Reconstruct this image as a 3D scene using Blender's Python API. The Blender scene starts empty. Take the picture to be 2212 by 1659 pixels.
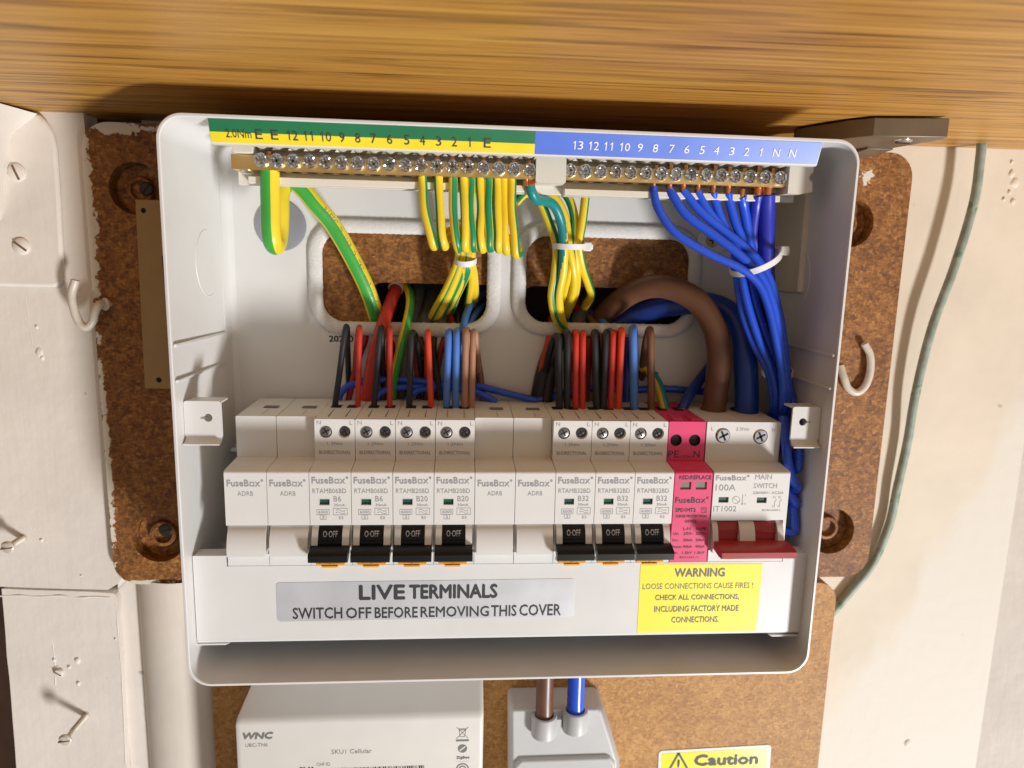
import bpy, bmesh, math, random
from mathutils import Vector, Matrix, noise

random.seed(4)
SC = bpy.context.scene
COL = SC.collection
MM = 0.001

# ------------------------------------------------------------------ camera, world, lamp, exposure
# everything is measured in millimetres as (x right, d towards the viewer, z up); Blender gets (x, -d, z) in metres
CAM = (100.935, 291.247, 130.806)
RGT = (0.99698457, 0.07389978, 0.02367687)
UPV = (-0.01124606, -0.16429635, 0.98634691)
FWD = (0.07678085, -0.98363892, -0.16296985)
FPX, CX, CY = 1475.289, 1106.0, 829.5

def V(x, d, z):
    return Vector((x * MM, -d * MM, z * MM))

cam_d = bpy.data.cameras.new('camera')
cam = bpy.data.objects.new('camera', cam_d)
COL.objects.link(cam)
SC.camera = cam
_r = Vector((RGT[0], -RGT[1], RGT[2])); _u = Vector((UPV[0], -UPV[1], UPV[2])); _b = -Vector((FWD[0], -FWD[1], FWD[2]))
cam.matrix_world = Matrix.Translation(V(*CAM)) @ Matrix((_r, _u, _b)).transposed().to_4x4()
cam_d.sensor_width = 36
cam_d.lens = 36 * FPX / 2212
cam_d.clip_start = 0.01
cam_d.clip_end = 20
cam_d.dof.use_dof = True
cam_d.dof.focus_distance = 0.302
cam_d.dof.aperture_fstop = 11

world = bpy.data.worlds.new('World')
SC.world = world
world.use_nodes = True
wb = world.node_tree.nodes['Background']
# dim warm room light, stronger from the open room in front and to the right than from the cupboard side
_wt = world.node_tree
_tc = _wt.nodes.new('ShaderNodeTexCoord')
_dp = _wt.nodes.new('ShaderNodeVectorMath'); _dp.operation = 'DOT_PRODUCT'; _dp.inputs[1].default_value = (0.62, -0.72, -0.31)
_mr = _wt.nodes.new('ShaderNodeMapRange'); _mr.inputs['From Min'].default_value = -0.15; _mr.inputs['From Max'].default_value = 1.0
_mr.inputs['To Min'].default_value = 0.035; _mr.inputs['To Max'].default_value = 0.50
_wt.links.new(_tc.outputs['Generated'], _dp.inputs[0]); _wt.links.new(_dp.outputs['Value'], _mr.inputs['Value'])
_wt.links.new(_mr.outputs['Result'], wb.inputs['Strength'])
wb.inputs['Color'].default_value = (1.0, 0.95, 0.885, 1)

KEYDIR = Vector((0.88, -1.0, -0.98)).normalized()   # from the box towards the work lamp: right, front, below
ld = bpy.data.lights.new('work_lamp', 'AREA')
ld.shape = 'ELLIPSE'
ld.size = 0.32
ld.size_y = 0.72
ld.energy = 104
ld.color = (1.0, 0.99, 0.985)
lamp = bpy.data.objects.new('work_lamp', ld)
COL.objects.link(lamp)
lamp.location = V(125, -20, 80) + KEYDIR * 3.0
lamp.rotation_euler = (lamp.location - V(125, -20, 80)).to_track_quat('Z', 'Y').to_euler()

SC.view_settings.view_transform = 'Standard'
SC.view_settings.look = 'None'
SC.view_settings.exposure = 0.0
SC.view_settings.gamma = 1.0
SC.view_settings.use_curve_mapping = False
SC.render.engine = 'CYCLES'
SC.cycles.use_denoising = True
SC.cycles.max_bounces = 8

# ------------------------------------------------------------------ measuring points of the photo (2212 px wide) on real planes
def _ray(px, py):
    a, b = px - CX, py - CY
    return [FWD[i] * FPX + RGT[i] * a - UPV[i] * b for i in range(3)]
def _hit(px, py, ax, val):
    v = _ray(px, py); t = (val - CAM[ax]) / v[ax]
    return tuple(CAM[i] + t * v[i] for i in range(3))
def at(px, py, d): return _hit(px, py, 1, d)
def atz(px, py, z): return _hit(px, py, 2, z)
def atx(px, py, x): return _hit(px, py, 0, x)

# ------------------------------------------------------------------ materials
def nodes_of(name):
    m = bpy.data.materials.new(name); m.use_nodes = True
    nt = m.node_tree
    return m, nt, nt.nodes, nt.links, nt.nodes['Principled BSDF']

def mat(name, col, rough=0.45, metal=0.0, var=0.06, vscale=60.0, bump=0.0, bscale=900.0, spec=0.5, coat=0.0, spots=None):
    m, nt, N, L, p = nodes_of(name)
    p.inputs['Roughness'].default_value = rough
    p.inputs['Metallic'].default_value = metal
    p.inputs['Specular IOR Level'].default_value = spec
    p.inputs['Coat Weight'].default_value = coat
    tc = N.new('ShaderNodeTexCoord')
    nz = N.new('ShaderNodeTexNoise'); nz.inputs['Scale'].default_value = vscale; nz.inputs['Detail'].default_value = 5
    L.new(tc.outputs['Object'], nz.inputs['Vector'])
    rp = N.new('ShaderNodeValToRGB')
    rp.color_ramp.elements[0].position = 0.3; rp.color_ramp.elements[1].position = 0.7
    rp.color_ramp.elements[0].color = tuple(c * (1 - var) for c in col) + (1,)
    rp.color_ramp.elements[1].color = tuple(min(1, c * (1 + var)) for c in col) + (1,)
    L.new(nz.outputs['Fac'], rp.inputs['Fac'])
    src = rp.outputs['Color']
    if spots:
        n2 = N.new('ShaderNodeTexNoise'); n2.inputs['Scale'].default_value = spots[1]; n2.inputs['Detail'].default_value = 3
        L.new(tc.outputs['Object'], n2.inputs['Vector'])
        r2 = N.new('ShaderNodeValToRGB'); r2.color_ramp.elements[0].position = spots[2]; r2.color_ramp.elements[1].position = spots[2] + 0.03
        L.new(n2.outputs['Fac'], r2.inputs['Fac'])
        mx = N.new('ShaderNodeMix'); mx.data_type = 'RGBA'
        L.new(r2.outputs['Color'], mx.inputs[0]); L.new(src, mx.inputs[6]); mx.inputs[7].default_value = tuple(spots[0]) + (1,)
        src = mx.outputs[2]
    L.new(src, p.inputs['Base Color'])
    rr = N.new('ShaderNodeMapRange'); rr.inputs['To Min'].default_value = max(0.02, rough - 0.07); rr.inputs['To Max'].default_value = rough + 0.07
    L.new(nz.outputs['Fac'], rr.inputs['Value']); L.new(rr.outputs['Result'], p.inputs['Roughness'])
    if bump:
        nb = N.new('ShaderNodeTexNoise'); nb.inputs['Scale'].default_value = bscale; nb.inputs['Detail'].default_value = 4
        L.new(tc.outputs['Object'], nb.inputs['Vector'])
        bp = N.new('ShaderNodeBump'); bp.inputs['Strength'].default_value = bump; bp.inputs['Distance'].default_value = 0.001
        L.new(nb.outputs['Fac'], bp.inputs['Height']); L.new(bp.outputs['Normal'], p.inputs['Normal'])
    return m

def wood_mat():
    m, nt, N, L, p = nodes_of('oak laminate')
    tc = N.new('ShaderNodeTexCoord')
    def streak(sx, sy, det, dist=0.6):
        mp = N.new('ShaderNodeMapping'); mp.inputs['Scale'].default_value = (sx, sy, 20)
        mp.inputs['Rotation'].default_value = (0, 0, math.radians(-1.5))
        L.new(tc.outputs['Object'], mp.inputs['Vector'])
        n = N.new('ShaderNodeTexNoise'); n.inputs['Scale'].default_value = 1; n.inputs['Detail'].default_value = det
        n.inputs['Roughness'].default_value = 0.6; n.inputs['Distortion'].default_value = dist
        L.new(mp.outputs['Vector'], n.inputs['Vector'])
        return n
    a = streak(9, 190, 5, 0.5); b = streak(7, 560, 5, 0.35); c = streak(3, 40, 3, 0.8)
    r1 = N.new('ShaderNodeValToRGB')
    e = r1.color_ramp.elements
    e[0].position = 0.33; e[0].color = (0.165, 0.066, 0.012, 1)
    e[1].position = 0.68; e[1].color = (0.60, 0.315, 0.070, 1)
    x = e.new(0.42); x.color = (0.41, 0.19, 0.034, 1)
    x = e.new(0.55); x.color = (0.51, 0.255, 0.050, 1)
    mx = N.new('ShaderNodeMath'); mx.operation = 'MULTIPLY_ADD'
    L.new(b.outputs['Fac'], mx.inputs[0]); mx.inputs[1].default_value = 0.85
    m3 = N.new('ShaderNodeMath'); m3.operation = 'MULTIPLY_ADD'
    L.new(a.outputs['Fac'], m3.inputs[0]); m3.inputs[1].default_value = 0.55
    m4 = N.new('ShaderNodeMath'); m4.operation = 'MULTIPLY_ADD'
    L.new(c.outputs['Fac'], m4.inputs[0]); m4.inputs[1].default_value = 0.22; m4.inputs[2].default_value = -0.305
    L.new(m4.outputs[0], m3.inputs[2]); L.new(m3.outputs[0], mx.inputs[2])
    L.new(mx.outputs[0], r1.inputs['Fac'])
    dk = streak(8, 150, 4, 0.9)
    r2 = N.new('ShaderNodeValToRGB'); r2.color_ramp.elements[0].position = .54; r2.color_ramp.elements[1].position = .70
    L.new(dk.outputs['Fac'], r2.inputs['Fac'])
    mf = N.new('ShaderNodeMath'); mf.operation = 'MULTIPLY'; L.new(r2.outputs['Color'], mf.inputs[0]); mf.inputs[1].default_value = .70
    m9 = N.new('ShaderNodeMix'); m9.data_type = 'RGBA'; L.new(mf.outputs[0], m9.inputs[0]); L.new(r1.outputs['Color'], m9.inputs[6]); m9.inputs[7].default_value = (0.115, 0.05, 0.012, 1)
    L.new(m9.outputs[2], p.inputs['Base Color'])
    p.inputs['Roughness'].default_value = 0.36
    rr = N.new('ShaderNodeMapRange'); rr.inputs['To Min'].default_value = 0.36; rr.inputs['To Max'].default_value = 0.52; p.inputs['Specular IOR Level'].default_value = 0.42
    L.new(c.outputs['Fac'], rr.inputs['Value']); L.new(rr.outputs['Result'], p.inputs['Roughness'])
    bp = N.new('ShaderNodeBump'); bp.inputs['Strength'].default_value = 0.12; bp.inputs['Distance'].default_value = 0.0006
    L.new(b.outputs['Fac'], bp.inputs['Height']); L.new(bp.outputs['Normal'], p.inputs['Normal'])
    return m

def chip_mat(name, dark, mid, light, scale=330.0, smear=None):
    m, nt, N, L, p = nodes_of(name)
    tc = N.new('ShaderNodeTexCoord')
    vo = N.new('ShaderNodeTexVoronoi'); vo.inputs['Scale'].default_value = scale; vo.inputs['Randomness'].default_value = 1
    nw = N.new('ShaderNodeTexNoise'); nw.inputs['Scale'].default_value = scale * .8; nw.inputs['Detail'].default_value = 3
    L.new(tc.outputs['Object'], nw.inputs['Vector'])
    ad = N.new('ShaderNodeVectorMath'); ad.operation = 'MULTIPLY_ADD'
    L.new(nw.outputs['Color'], ad.inputs[0]); ad.inputs[1].default_value = (0.006,) * 3
    L.new(tc.outputs['Object'], ad.inputs[2]); L.new(ad.outputs[0], vo.inputs['Vector'])
    fl = []
    for sc_, rz in (((1.0, 1, .36), .5), ((.36, 1, 1.0), .3), ((.5, 1, 1.0), -.9)):
        mp = N.new('ShaderNodeMapping'); mp.inputs['Scale'].default_value = tuple(q * scale * 2.0 for q in sc_); mp.inputs['Rotation'].default_value = (0, rz, 0)
        L.new(tc.outputs['Object'], mp.inputs['Vector'])
        q = N.new('ShaderNodeTexNoise'); q.inputs['Scale'].default_value = 1; q.inputs['Detail'].default_value = 4; L.new(mp.outputs['Vector'], q.inputs['Vector'])
        fl.append(q)
    mxa = N.new('ShaderNodeMath'); mxa.operation = 'MAXIMUM'; L.new(fl[0].outputs['Fac'], mxa.inputs[0]); L.new(fl[1].outputs['Fac'], mxa.inputs[1])
    n1 = N.new('ShaderNodeMath'); n1.operation = 'MULTIPLY_ADD'; L.new(fl[2].outputs['Fac'], n1.inputs[0]); n1.inputs[1].default_value = .5
    hm = N.new('ShaderNodeMath'); hm.operation = 'MULTIPLY_ADD'; L.new(mxa.outputs[0], hm.inputs[0]); hm.inputs[1].default_value = .62; hm.inputs[2].default_value = -.10
    L.new(hm.outputs[0], n1.inputs[2])
    n2 = N.new('ShaderNodeTexNoise'); n2.inputs['Scale'].default_value = 32; n2.inputs['Detail'].default_value = 4
    L.new(tc.outputs['Object'], n2.inputs['Vector'])
    sp = N.new('ShaderNodeSeparateColor'); L.new(vo.outputs['Color'], sp.inputs[0])
    a = N.new('ShaderNodeMath'); a.operation = 'MULTIPLY_ADD'; L.new(sp.outputs[0], a.inputs[0]); a.inputs[1].default_value = 0.22
    b = N.new('ShaderNodeMath'); b.operation = 'MULTIPLY_ADD'; L.new(n1.outputs[0], b.inputs[0]); b.inputs[1].default_value = 0.95
    c = N.new('ShaderNodeMath'); c.operation = 'MULTIPLY_ADD'; L.new(n2.outputs['Fac'], c.inputs[0]); c.inputs[1].default_value = 0.26; c.inputs[2].default_value = -0.20
    L.new(c.outputs[0], b.inputs[2]); L.new(b.outputs[0], a.inputs[2])
    r = N.new('ShaderNodeValToRGB'); e = r.color_ramp.elements
    e[0].position = 0.34; e[0].color = dark + (1,); e[1].position = 0.80; e[1].color = light + (1,)
    x = e.new(0.55); x.color = mid + (1,)
    L.new(a.outputs[0], r.inputs['Fac'])
    src = r.outputs['Color']
    if smear:                                   # plaster / paint smears that really lie on the board, given in board coordinates
        for (cx, cz, rx, rz, thr) in smear:
            mp = N.new('ShaderNodeMapping'); mp.vector_type = 'POINT'
            mp.inputs['Location'].default_value = (-(cx - 128) / rx, 0, -(cz - 78) / rz)
            mp.inputs['Scale'].default_value = (1 / (rx * MM), 0, 1 / (rz * MM))
            L.new(tc.outputs['Object'], mp.inputs['Vector'])
            ln = N.new('ShaderNodeVectorMath'); ln.operation = 'LENGTH'; L.new(mp.outputs['Vector'], ln.inputs[0])
            nn = N.new('ShaderNodeTexNoise'); nn.inputs['Scale'].default_value = 170; nn.inputs['Detail'].default_value = 7; nn.inputs['Roughness'].default_value = .7
            L.new(tc.outputs['Object'], nn.inputs['Vector'])
            k = N.new('ShaderNodeMath'); k.operation = 'MULTIPLY_ADD'; L.new(nn.outputs['Fac'], k.inputs[0]); k.inputs[1].default_value = 3.0
            L.new(ln.outputs['Value'], k.inputs[2])
            lt = N.new('ShaderNodeMath'); lt.operation = 'LESS_THAN'; L.new(k.outputs[0], lt.inputs[0]); lt.inputs[1].default_value = thr
            mx = N.new('ShaderNodeMix'); mx.data_type = 'RGBA'
            L.new(lt.outputs[0], mx.inputs[0]); L.new(src, mx.inputs[6]); mx.inputs[7].default_value = (0.66, 0.60, 0.50, 1)
            src = mx.outputs[2]
    L.new(src, p.inputs['Base Color'])
    p.inputs['Roughness'].default_value = 0.62
    bp = N.new('ShaderNodeBump'); bp.inputs['Strength'].default_value = 0.35; bp.inputs['Distance'].default_value = 0.0008
    L.new(a.outputs[0], bp.inputs['Height']); L.new(bp.outputs['Normal'], p.inputs['Normal'])
    return m

def paint_mat(name, col, col2=None, line=None, bump=0.5):
    """old gloss paint with brush ridges, specks and (for the right wall) a newer paint patch with a brushed edge"""
    m, nt, N, L, p = nodes_of(name)
    tc = N.new('ShaderNodeTexCoord')
    n1 = N.new('ShaderNodeTexNoise'); n1.inputs['Scale'].default_value = 22; n1.inputs['Detail'].default_value = 6
    L.new(tc.outputs['Object'], n1.inputs['Vector'])
    r = N.new('ShaderNodeValToRGB'); r.color_ramp.elements[0].position = .3; r.color_ramp.elements[1].position = .7
    r.color_ramp.elements[0].color = tuple(c * .93 for c in col) + (1,); r.color_ramp.elements[1].color = tuple(min(1, c * 1.05) for c in col) + (1,)
    L.new(n1.outputs['Fac'], r.inputs['Fac'])
    src = r.outputs['Color']
    if col2:
        mp = N.new('ShaderNodeMapping'); mp.inputs['Scale'].default_value = (1, 1, 0.35); L.new(tc.outputs['Object'], mp.inputs['Vector'])
        n2 = N.new('ShaderNodeTexNoise'); n2.inputs['Scale'].default_value = 30; n2.inputs['Detail'].default_value = 5
        L.new(mp.outputs['Vector'], n2.inputs['Vector'])
        sx = N.new('ShaderNodeSeparateXYZ'); L.new(tc.outputs['Object'], sx.inputs[0])
        a = N.new('ShaderNodeMath'); a.operation = 'MULTIPLY_ADD'; L.new(sx.outputs['Z'], a.inputs[0]); a.inputs[1].default_value = line[1]; a.inputs[2].default_value = line[0]
        b = N.new('ShaderNodeMath'); b.operation = 'SUBTRACT'; L.new(sx.outputs['X'], b.inputs[0]); L.new(a.outputs[0], b.inputs[1])
        c = N.new('ShaderNodeMath'); c.operation = 'MULTIPLY_ADD'; L.new(n2.outputs['Fac'], c.inputs[0]); c.inputs[1].default_value = 0.085; L.new(b.outputs[0], c.inputs[2])
        s = N.new('ShaderNodeMapRange'); s.inputs['From Min'].default_value = 0.04; s.inputs['From Max'].default_value = 0.058
        L.new(c.outputs[0], s.inputs['Value'])
        mx = N.new('ShaderNodeMix'); mx.data_type = 'RGBA'; L.new(s.outputs[0], mx.inputs[0]); L.new(src, mx.inputs[6]); mx.inputs[7].default_value = col2 + (1,)
        src = mx.outputs[2]
    n3 = N.new('ShaderNodeTexNoise'); n3.inputs['Scale'].default_value = 75; n3.inputs['Detail'].default_value = 2
    L.new(tc.outputs['Object'], n3.inputs['Vector'])
    r3 = N.new('ShaderNodeValToRGB'); r3.color_ramp.elements[0].position = 0.755; r3.color_ramp.elements[1].position = 0.80
    L.new(n3.outputs['Fac'], r3.inputs['Fac'])
    mx = N.new('ShaderNodeMix'); mx.data_type = 'RGBA'; L.new(r3.outputs['Color'], mx.inputs[0]); L.new(src, mx.inputs[6]); mx.inputs[7].default_value = tuple(c * .62 for c in col) + (1,)
    L.new(mx.outputs[2], p.inputs['Base Color'])
    p.inputs['Roughness'].default_value = 0.62; p.inputs['Specular IOR Level'].default_value = 0.3
    mp = N.new('ShaderNodeMapping'); mp.inputs['Scale'].default_value = (420, 420, 26); L.new(tc.outputs['Object'], mp.inputs['Vector'])
    n4 = N.new('ShaderNodeTexNoise'); n4.inputs['Scale'].default_value = 1; n4.inputs['Detail'].default_value = 3
    L.new(mp.outputs['Vector'], n4.inputs['Vector'])
    n5 = N.new('ShaderNodeTexNoise'); n5.inputs['Scale'].default_value = 120; n5.inputs['Detail'].default_value = 4
    L.new(tc.outputs['Object'], n5.inputs['Vector'])
    ad = N.new('ShaderNodeMath'); ad.operation = 'MULTIPLY_ADD'; L.new(n4.outputs['Fac'], ad.inputs[0]); ad.inputs[1].default_value = .25; L.new(n5.outputs['Fac'], ad.inputs[2])
    bp = N.new('ShaderNodeBump'); bp.inputs['Strength'].default_value = bump; bp.inputs['Distance'].default_value = 0.0007
    L.new(ad.outputs[0], bp.inputs['Height']); L.new(bp.outputs['Normal'], p.inputs['Normal'])
    return m

M = {}
M['wood'] = wood_mat()
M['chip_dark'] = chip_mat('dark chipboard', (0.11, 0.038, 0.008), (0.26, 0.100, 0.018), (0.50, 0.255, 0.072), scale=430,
                          smear=[(-80, 150, 5, 70, 2.15), (-79.5, 30, 2.6, 80, 2.15), (-66, 194, 22, 4, 2.2), (-72, -37.6, 20, 1.9, 2.3), (296, 174, 13, 9, 1.78), (312, 184, 15, 8, 1.70)])
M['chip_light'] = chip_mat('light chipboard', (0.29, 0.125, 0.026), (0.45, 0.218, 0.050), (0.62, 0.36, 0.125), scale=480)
M['paint_left'] = paint_mat('old pinkish white paint', (0.715, 0.655, 0.59))
M['paint_right'] = paint_mat('cream wall paint', (0.69, 0.61, 0.495), (0.70, 0.65, 0.575), (0.395, 0.52), bump=0.3)
M['paint_pipe'] = paint_mat('white pipe paint', (0.70, 0.63, 0.55), bump=0.25)
M['box'] = mat('white powder coat', (0.67, 0.665, 0.655), 0.38, var=0.02, bump=0.05, bscale=2500)
M['plastic'] = mat('warm white plastic', (0.70, 0.69, 0.67), 0.42, var=0.015, bump=0.04, bscale=4000)
M['cover'] = mat('white cover coat', (0.69, 0.685, 0.675), 0.36, var=0.02, bump=0.05, bscale=2500, spots=((0.3, 0.28, 0.26), 240, 0.80))
M['bar_plastic'] = mat('ivory plastic', (0.70, 0.66, 0.57), 0.45, var=0.02)
M['trim'] = mat('white fibrous edging', (0.66, 0.65, 0.635), 0.75, var=0.05, vscale=500, bump=0.35, bscale=1100)
M['black'] = mat('black plastic', (0.006, 0.006, 0.007), 0.34, var=0.1, spec=0.28)
M['hole_shade'] = mat('painted recess shade', (0.012, 0.010, 0.010), 0.7)  # near-black colour stands in for shade inside holes and slots
M['orange'] = mat('orange plastic', (0.85, 0.36, 0.02), 0.4)
M['green_flag'] = mat('green indicator', (0.008, 0.075, 0.055), 0.35)
M['grey_flag'] = mat('grey indicator', (0.22, 0.21, 0.17), 0.3)
M['pink'] = mat('pink plastic', (0.72, 0.045, 0.165), 0.42, var=0.02)
M['red_lever'] = mat('red lever plastic', (0.36, 0.024, 0.024), 0.38, var=0.03)
M['steel'] = mat('zinc steel', (0.62, 0.62, 0.63), 0.24, metal=1.0, var=0.08)
M['steel_dark'] = mat('dull steel', (0.30, 0.29, 0.28), 0.34, metal=1.0, var=0.1)
M['rusty'] = mat('blackened screw', (0.05, 0.042, 0.036), 0.5, metal=0.4, var=0.3, vscale=400)
M['steel_shaded'] = mat('steel with painted shade', (0.13, 0.13, 0.13), 0.36, metal=1.0, var=0.2, vscale=500)  # darker copy of dull steel, with the deeper screw's shade in its colour
M['zinc_disc'] = mat('dull zinc washer', (0.30, 0.31, 0.36), 0.42, metal=0.35, var=0.1, vscale=30)
M['yellow_screw'] = mat('passivated screw', (0.62, 0.50, 0.22), 0.35, metal=1.0)
M['brass'] = mat('brass', (0.80, 0.60, 0.27), 0.36, metal=1.0, var=0.07)
M['copper'] = mat('copper', (0.75, 0.34, 0.17), 0.28, metal=1.0, var=0.1)
M['bracket'] = mat('bronze plate', (0.15, 0.11, 0.07), 0.4, metal=0.2, var=0.12)
M['print_grey'] = mat('grey print', (0.31, 0.31, 0.33), 0.6)
M['print_mid'] = mat('dark grey print', (0.17, 0.165, 0.16), 0.6)
M['print_dark'] = mat('black print', (0.035, 0.032, 0.04), 0.55)
M['print_white'] = mat('white print', (0.80, 0.80, 0.80), 0.5)
M['print_lever'] = mat('pale lever print', (0.50, 0.50, 0.50), 0.5)
M['lab_green'] = mat('green sticker', (0.013, 0.165, 0.065), 0.35)
M['lab_yellow'] = mat('yellow sticker', (0.84, 0.67, 0.02), 0.35)
M['lab_blue'] = mat('blue sticker', (0.075, 0.165, 0.66), 0.33, var=0.05)
M['lab_silver'] = mat('silver label', (0.60, 0.60, 0.63), 0.42, metal=0.35, var=0.06, bump=0.06, bscale=3000)
M['lab_warn'] = mat('bright yellow label', (0.93, 0.80, 0.015), 0.45, var=0.01)
M['lab_white'] = mat('white sticker', (0.70, 0.69, 0.66), 0.5)
M['caution_yellow'] = mat('caution yellow', (0.88, 0.80, 0.03), 0.25)
M['hub'] = mat('white hub plastic', (0.72, 0.69, 0.645), 0.38, var=0.02, spots=((0.40, 0.37, 0.27), 85, 0.80))
M['meter'] = mat('pale grey plastic', (0.50, 0.50, 0.495), 0.45, var=0.02, bump=0.05, bscale=2500)
M['strip'] = mat('tan strip', (0.36, 0.235, 0.10), 0.55, var=0.05, vscale=120)
M['tie'] = mat('translucent nylon', (0.74, 0.73, 0.72), 0.4)
M['hook'] = mat('white enamel hook', (0.58, 0.52, 0.44), 0.35, var=0.08, vscale=200)
M['sheath'] = mat('grey sheath', (0.075, 0.075, 0.072), 0.6, var=0.25, vscale=300)
M['cavity_shade'] = mat('dark cavity', (0.02, 0.018, 0.022), 0.9)  # shade of the space behind the board, put into a colour
M['dark_brown'] = mat('plain dark brown', (0.16, 0.085, 0.052), 0.6, var=0.2)  # even dark brown for the gap backing and the screw slots
M['w_yellow'] = mat('yellow insulation', (0.78, 0.56, 0.025), 0.36, var=0.04)
M['w_green'] = mat('green insulation', (0.01, 0.24, 0.095), 0.36, var=0.04)
M['w_bgreen'] = mat('bright green insulation', (0.045, 0.36, 0.05), 0.34, var=0.04)
M['w_byellow'] = mat('lemon insulation', (0.80, 0.62, 0.03), 0.34, var=0.04)
M['w_teal'] = mat('teal insulation', (0.01, 0.22, 0.22), 0.36, var=0.04)
M['w_blue'] = mat('blue insulation', (0.020, 0.085, 0.64), 0.27, var=0.05)
M['w_violet'] = mat('violet blue insulation', (0.026, 0.035, 0.42), 0.33, var=0.05)
M['w_sky'] = mat('light blue insulation', (0.07, 0.19, 0.58), 0.42, var=0.06)
M['w_deep'] = mat('deep blue tail', (0.012, 0.05, 0.32), 0.36, var=0.06)
M['w_brown'] = mat('brown tail', (0.135, 0.058, 0.030), 0.38, var=0.08, spots=((0.36, 0.20, 0.14), 130, 0.73))
M['w_brown2'] = mat('brown insulation', (0.17, 0.075, 0.035), 0.45, var=0.08)
M['w_tan'] = mat('tan insulation', (0.38, 0.195, 0.115), 0.5, var=0.06)
M['w_red'] = mat('red insulation', (0.52, 0.035, 0.02), 0.42, var=0.06)
M['w_orange'] = mat('bright red insulation', (0.66, 0.06, 0.02), 0.40, var=0.06)
M['w_dred'] = mat('dark red insulation', (0.26, 0.012, 0.014), 0.5, var=0.1)
M['w_black'] = mat('black insulation', (0.016, 0.017, 0.020), 0.45, var=0.15)
M['w_old'] = mat('painted over green cable', (0.27, 0.32, 0.265), 0.5, var=0.22, vscale=180, spots=((0.13, 0.23, 0.14), 140, 0.62))

# ------------------------------------------------------------------ mesh building
class MB:
    def __init__(s): s.v = []; s.f = []; s.m = []
    def add(s, vs, fs, mi=0):
        o = len(s.v); s.v += [tuple(q) for q in vs]
        for f in fs: s.f.append([o + i for i in f]); s.m.append(mi)
        return s
    def box(s, x0, x1, d0, d1, z0, z1, mi=0):
        vs = [(x, d, z) for z in (z0, z1) for d in (d0, d1) for x in (x0, x1)]
        return s.add(vs, [(0, 1, 3, 2), (4, 6, 7, 5), (0, 4, 5, 1), (2, 3, 7, 6), (0, 2, 6, 4), (1, 5, 7, 3)], mi)
    def prism_x(s, prof, x0, x1, mi=0):          # profile in (d, z)
        n = len(prof)
        vs = [(x0, d, z) for d, z in prof] + [(x1, d, z) for d, z in prof]
        fs = [tuple(range(n)), tuple(range(2 * n - 1, n - 1, -1))] + [(i, (i + 1) % n, n + (i + 1) % n, n + i) for i in range(n)]
        return s.add(vs, fs, mi)
    def prism_d(s, prof, d0, d1, mi=0):          # profile in (x, z)
        n = len(prof)
        vs = [(x, d0, z) for x, z in prof] + [(x, d1, z) for x, z in prof]
        fs = [tuple(range(n)), tuple(range(2 * n - 1, n - 1, -1))] + [(i, (i + 1) % n, n + (i + 1) % n, n + i) for i in range(n)]
        return s.add(vs, fs, mi)
    def prism_z(s, prof, z0, z1, mi=0):          # profile in (x, d)
        n = len(prof)
        vs = [(x, d, z0) for x, d in prof] + [(x, d, z1) for x, d in prof]
        fs = [tuple(range(n)), tuple(range(2 * n - 1, n - 1, -1))] + [(i, (i + 1) % n, n + (i + 1) % n, n + i) for i in range(n)]
        return s.add(vs, fs, mi)
    def loops(s, loops, cap0=False, cap1=False, closed=True, mi=0, mfun=None):
        n = len(loops[0]); o = len(s.v)
        for l in loops: s.v += [tuple(q) for q in l]
        for k in range(len(loops) - 1):
            for i in range(n if closed else n - 1):
                j = (i + 1) % n
                s.f.append([o + k * n + i, o + k * n + j, o + (k + 1) * n + j, o + (k + 1) * n + i])
                s.m.append(mfun(k, i) if mfun else mi)
        if cap0: s.f.append([o + i for i in range(n)][::-1]); s.m.append(mi)
        if cap1: s.f.append([o + (len(loops) - 1) * n + i for i in range(n)]); s.m.append(mi)
        return s
    def lathe(s, c, axis, prof, n=24, mi=0):     # prof = [(r, h)] along axis
        a = Vector(axis).normalized(); t = Vector((0, 0, 1)) if abs(a.z) < .8 else Vector((1, 0, 0))
        u = a.cross(t).normalized(); w = a.cross(u)
        c = Vector(c)
        L = []
        for r, h in prof:
            L.append([c + a * h + (u * math.cos(q) + w * math.sin(q)) * max(r, 1e-4) for q in [2 * math.pi * i / n for i in range(n)]])
        return s.loops(L, cap0=True, cap1=True, mi=mi)
    def tube(s, pts, r, n=14, sub=8, mi=0, green=None, twist=0.0, phase=0.0, flat=1.0, closed=False, caps=True, wob=0.0):
        path, fr = frames(pts, sub, closed)
        L = []; k = len(path)
        for i, (p, (t, u, w)) in enumerate(zip(path, fr)):
            rr = r(i / max(1, k - 1)) if callable(r) else r
            if wob: rr *= 1 + wob * math.sin(i * 2.1) * .5 + wob * random.uniform(-.5, .5)
            L.append([p + u * (math.cos(q) * rr * flat) + w * (math.sin(q) * rr) for q in [2 * math.pi * j / n for j in range(n)]])
        if closed: L.append(L[0])
        mf = None
        if green:
            gm, frac = green
            def mf(kk, i):
                a = ((i + .5) / n + phase + (twist(kk / k) if callable(twist) else twist * kk / k)) % 1.0
                return gm if a < frac else mi
        return s.loops(L, cap0=caps and not closed, cap1=caps and not closed, mi=mi, mfun=mf)
    def build(s, name, mats, parent=None, base=(0, 0, 0), smooth=35, bevel=0.0, seg=2):
        me = bpy.data.meshes.new(name)
        b = Vector(base)
        me.from_pydata([V(*(Vector(q) - b)) for q in s.v], [], s.f)
        bm = bmesh.new(); bm.from_mesh(me)
        for i, f in enumerate(bm.faces): f.material_index = s.m[i]
        bmesh.ops.recalc_face_normals(bm, faces=bm.faces[:])
        bm.to_mesh(me); bm.free()
        return link(name, me, mats, parent, base, smooth, bevel, seg)

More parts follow.
